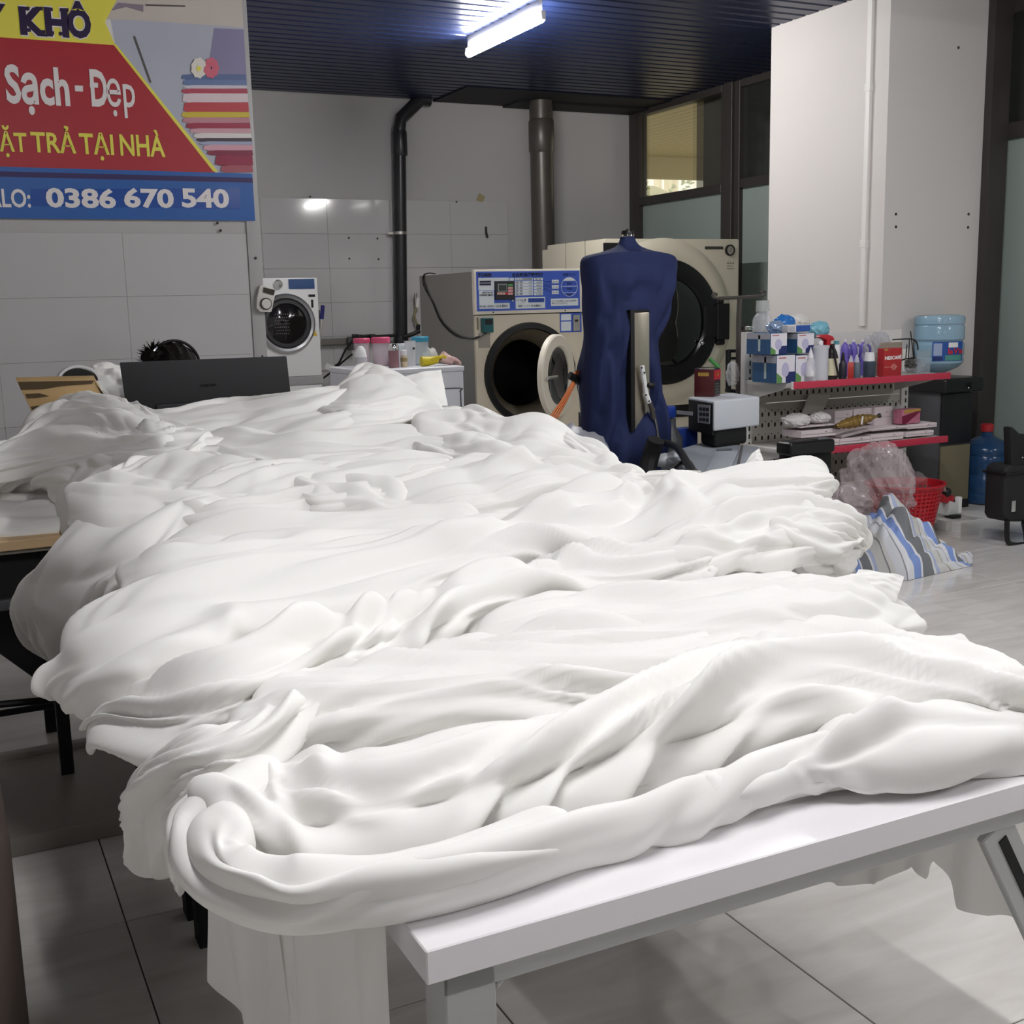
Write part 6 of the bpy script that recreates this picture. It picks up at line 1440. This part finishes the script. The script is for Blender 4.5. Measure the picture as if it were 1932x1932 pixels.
on_jug(1761, 1810, 643, 679, mat('label_lavie', '#23509e', .4), 'label'); on_jug(1763, 1777, 646, 669, mat('label_pale', '#9aa9c8', .4), 'label_note', .004)
on_jug(1782, 1808, 668, 678, mat('label_hill', '#4d8f84', .4), 'label_hills', .0035); on_jug(1762, 1778, 671, 678, mat('label_navy', '#1a2766', .4), 'label_note', .004)
fd = Vector((-jc.x, -5.5, 0)).normalized(); sd = Vector((-fd.y, fd.x, 0))
for s, u in (('la', 1790), ('V', 1798.5), ('ie', 1806)):
    dx = (u - 1771) / 43; th = math.asin(min(.97, dx)); p = Vector((jc.x, 5.5, at(1771, 666, y=5.5).z)) + fd * ((43 * px_ + .006) * math.cos(th)) + sd * ((43 * px_ + .006) * math.sin(th))
    ang = math.atan2(sd.y, sd.x) + th * .9
    text(s, 'lettering', mat('letter_red', '#c02a35', .4), t, p, .052, bold=.0012, rot=(math.pi/2, 0, ang), align='CENTER')
on_jug(1787, 1802, 645, 654, m_white, 'label_peak', .0042)
redcap = mat('cap_red', '#a3262c', .35)
jug('dark blue water bottle with a red cap standing on the floor by the window post', 6.10, 5.40, 0.001, .15, .50, m_jugd, cap=redcap)
jug('bright blue water bottle on the floor right of the red-capped one, against the frosted pane', 6.22, 5.08, 0.001, .15, .44, mat('jug_midblue', '#3f76a4', .15, alpha=.7))
jug('blue water bottle on the floor beside the dispenser, half behind the red-capped bottle', 6.03, 5.545 - .0, 0.001, .105, .44, mat('jug_midblue'))

# ------------------------------------------------------------------ floor things at the right
bb = at(1722, 1012, z=0); 
bk_ = thing('laundry_basket', 'red slotted plastic laundry basket with a clear bag in it', 'basket', (4.78, 4.75, 0))
bcx, bcy, br0, br1, bh = 4.80, 4.80, .155, .215, at(1780, 905, y=4.75).z
Nc, Nr = 44, 13
b = MB()
def bpnt(i, j, ins=0.):
    h = j / Nr; r = br0 + (br1 - br0) * h - ins; w = 2 * math.pi * i / Nc
    return Vector((bcx + r * math.cos(w), bcy + r * math.sin(w) * .92, .012 + (bh - .03) * h))
for i in range(Nc):                     # staves with slots between
    for j in range(Nr):
        a0, a1 = i, i + .38
        b.prism([bpnt(a0, j), bpnt(a1, j), bpnt(a1, j + 1), bpnt(a0, j + 1)], tuple(-(bpnt(i, j) - Vector((bcx, bcy, bpnt(i, j).z))).normalized() * .004))
for j in range(Nr + 1):
    for i in range(Nc):
        f = .10 if 0 < j < Nr else .02
        P = [bpnt(i, j), bpnt(i + 1, j), bpnt(i + 1, j + .42), bpnt(i, j + .42)]
        b.prism(P, tuple(-(bpnt(i, j) - Vector((bcx, bcy, bpnt(i, j).z))).normalized() * .004))
b.build('slotted_wall', mat('basket_red', '#b81f2b', .4), bk_, kind='stuff', smooth=0)
b = MB(); rows = [[(bcx + r * math.cos(2*math.pi*k/44), bcy + r * .92 * math.sin(2*math.pi*k/44), z) for k in range(44)] for r, z in ((br1 - .006, bh - .03), (br1 + .002, bh - .018), (br1 + .016, bh - .008), (br1 + .016, bh), (br1, bh), (br1 - .006, bh - .03))]
b.grid(rows, close=True).build('rim', mat('basket_red'), bk_)
rows = [[(bcx + br0 * f * math.cos(2*math.pi*k/44), bcy + br0 * f * .92 * math.sin(2*math.pi*k/44), .008) for k in range(44)] for f in (1, .01)]
MB().grid(rows, close=True).build('base', mat('basket_red'), bk_)
w = -.62; hp_ = Vector((bcx + (br1 - .0) * math.cos(w), bcy + br1 * .92 * math.sin(w), bh - .035))
MB().box(hp_, (.012, .075, .022), rz=w).build('handle_slot', mat('slot_pale', '#a8908c', .6), bk_)
m_film = mat('plastic_film', '#dccdd0', .1, alpha=.30, coat=.6)
t = lump('plastic_bag', 'big crumpled clear plastic bag bulging out of the red basket', 'bag', at(1655, 920, y=4.72), .19, m_film, 111, (1.05, .8, 1.15), .2, base=.05, sub=5)
P_ = at(1722, 905, y=4.62); b = MB(); rows = []
for i in range(9):
    row = []
    for j in range(15):
        u = 1695 + j * 3.9; v = 888 + i * 4.4 + 10 * math.sin(j * .32 + .3) * -1 + 3 * math.sin(i * 1.3 + j)
        row.append(at(u, v, y=4.58 + .02 * math.sin(j * .9 + i * .6) + .01 * i))
    rows.append(row)
b.grid(rows); b.build('open_edge', mat('plastic_film'), t, smooth=60, noflip=True)
lump('plastic_bag', 'pinkish clear bag slumped on the floor left of the red basket', 'bag', at(1600, 945, y=4.68), .10, m_film, 112, (1.2, .9, .8), .25, base=.0)
# striped sack
m_st = bpy.data.materials.new('striped_cloth'); m_st.use_nodes = True; nt = m_st.node_tree; L = nt.links.new; bs = nt.nodes['Principled BSDF']; bs.inputs['Roughness'].default_value = .8
tc = nt.nodes.new('ShaderNodeAttribute'); tc.attribute_name = 'fabric_uv'; sp = nt.nodes.new('ShaderNodeSeparateXYZ'); L(tc.outputs['Vector'], sp.inputs[0])
mm = nt.nodes.new('ShaderNodeMath'); mm.operation = 'FRACT'; L(sp.outputs[0], mm.inputs[0])
cr_ = nt.nodes.new('ShaderNodeValToRGB'); cr_.color_ramp.interpolation = 'CONSTANT'; L(mm.outputs[0], cr_.inputs[0])
stops = [(0, '#d4d6dc'), (.16, '#8f8f94'), (.18, '#d8d9de'), (.30, '#7f97cf'), (.44, '#dcdde2'), (.48, '#76787c'), (.68, '#d6d6d8'), (.72, '#a9b3d2'), (.78, '#c9c8c4'), (.92, '#8a8a8c'), (.94, '#d0cfcc')]
while len(cr_.color_ramp.elements) < len(stops): cr_.color_ramp.elements.new(.5)
for e, (p, c) in zip(cr_.color_ramp.elements, stops): e.position = p; e.color = lin(c)
L(cr_.outputs[0], bs.inputs['Base Color'])
ng, mg = 90, 70
Gs = []; UVs = []
for i in range(ng):
    row = []
    for j in range(mg):
        s = i / (ng - 1); q = j / (mg - 1)
        # plan: long axis from under the heap to the pointed corner at the right
        a = at(1585, 1034, z=.0); c = at(1575, 1075, z=0.); tip = at(1834, 1068, z=0.); back = at(1700, 1034, z=0.)
        lo = c.lerp(at(1712, 1096, z=0), min(1, s * 1.9)) if s < .526 else at(1712, 1096, z=0).lerp(tip, (s - .526) / .474)
        hi = a.lerp(back, min(1, s * 1.9)) if s < .526 else back.lerp(tip, (s - .526) / .474)
        p = lo.lerp(hi, q)
        e = math.sin(math.pi * min(1, max(0, q))) ** .6
        hgt = (.19 * math.exp(-((s - .42) / .26) ** 2) * (1 + .25 * q) + .07) * e * min(1, (1 - s) * 4)
        hgt += e * .10 * (abs(float(perlin(np.array(s * 5.), np.array(q * 4.), 120))) - .1) + e * .03 * abs(float(perlin(np.array(s * 11.), np.array(q * 8.), 121)))
        p.z = max(.002, hgt)
        row.append(p); UVs.append((s * 2.3 + q * 1.5 + .12 * float(perlin(np.array(s * 4.), np.array(q * 4.), 123)), q, 0))
    Gs.append(row)
o = MB().grid(Gs).build('striped_sack', m_st, smooth=60, noflip=True)
tag(o, 'blue, grey and white striped cloth sack slumped on the floor by the red basket', 'sack')
at_ = o.data.attributes.new('fabric_uv', 'FLOAT_VECTOR', 'POINT')
at_.data.foreach_set('vector', [x for t_ in UVs for x in t_])
# small gadget by the basket
g = at(1790, 975, z=0)
t = thing('floor_scale', 'small red and white gadget on the floor between the basket and the dispenser', 'gadget', (g.x, g.y, 0))
MB().box((g.x, g.y, .05), (.10, .08, .09), ry=.3).build('body', mat('gadget_white', '#c9cbc9', .4), t, bevel=.008); MB().box((g.x - .05, g.y, .12), (.12, .06, .05), ry=.15).build('red_part', mat('red_plastic'), t, bevel=.008)
MB().box((g.x + .045, g.y - .03, .075), (.028, .03, .10)).build('plate', m_white, t, bevel=.003); MB().ico((g.x - .05, g.y - .02, .16), .03, 2).build('knob', m_black, t); MB().box((g.x - .01, g.y - .05, .012), (.07, .05, .022)).build('foot', m_black, t, bevel=.004)
# black stroller at the right edge
t = thing('office_chair', 'black folding chair cut off by the right edge of the photo', 'chair', tuple(at(1925, 1020, z=0)))
cy2 = 4.36
def cz_(u, v, dy=0): return at(u, v, y=cy2 + dy)
MB().prism([cz_(*q) for q in ((1906, 805), (1912, 806), (1925, 818), (1960, 822), (1990, 830), (1990, 880), (1908, 880))], (0, .05, 0)).build('backrest', m_blackm, t, bevel=.012)
MB().prism([cz_(*q) for q in ((1898, 885), (1908, 876), (1990, 876), (1990, 985), (1900, 985), (1894, 975))], (0, .14, 0)).build('seat_pack', mat('seat_black', '#1b1b1e', .7), t, bevel=.02, seg=3)
MB().tube(arc([cz_(1900, 982), cz_(1900, 1010), cz_(1903, 1024), cz_(1915, 1028), cz_(1935, 1027), cz_(1975, 1025)], 20), .014, 9).build('leg', m_black, t)
MB().tube([cz_(1932, 985), cz_(1936, 1005), cz_(1938, 1028)], .016, 8).build('leg', m_black, t)
MB().tube(arc([cz_(1900, 982, .4), cz_(1900, 1000, .4), cz_(1915, 1008, .4), cz_(1975, 1006, .4)], 14), .014, 9).build('leg', m_black, t)
MB().box(cz_(1911, 955, -.005), (.03, .01, .06)).build('buckle', m_chrome, t); MB().ico(cz_(1929, 863, -.01), .006, 1).build('stud', m_chrome, t); MB().bx(cz_(1896, 893).x, cz_(1990, 893).x, cy2 - .01, cy2 + .15, cz_(1896, 897).z, cz_(1896, 893).z).build('strap', m_black, t)
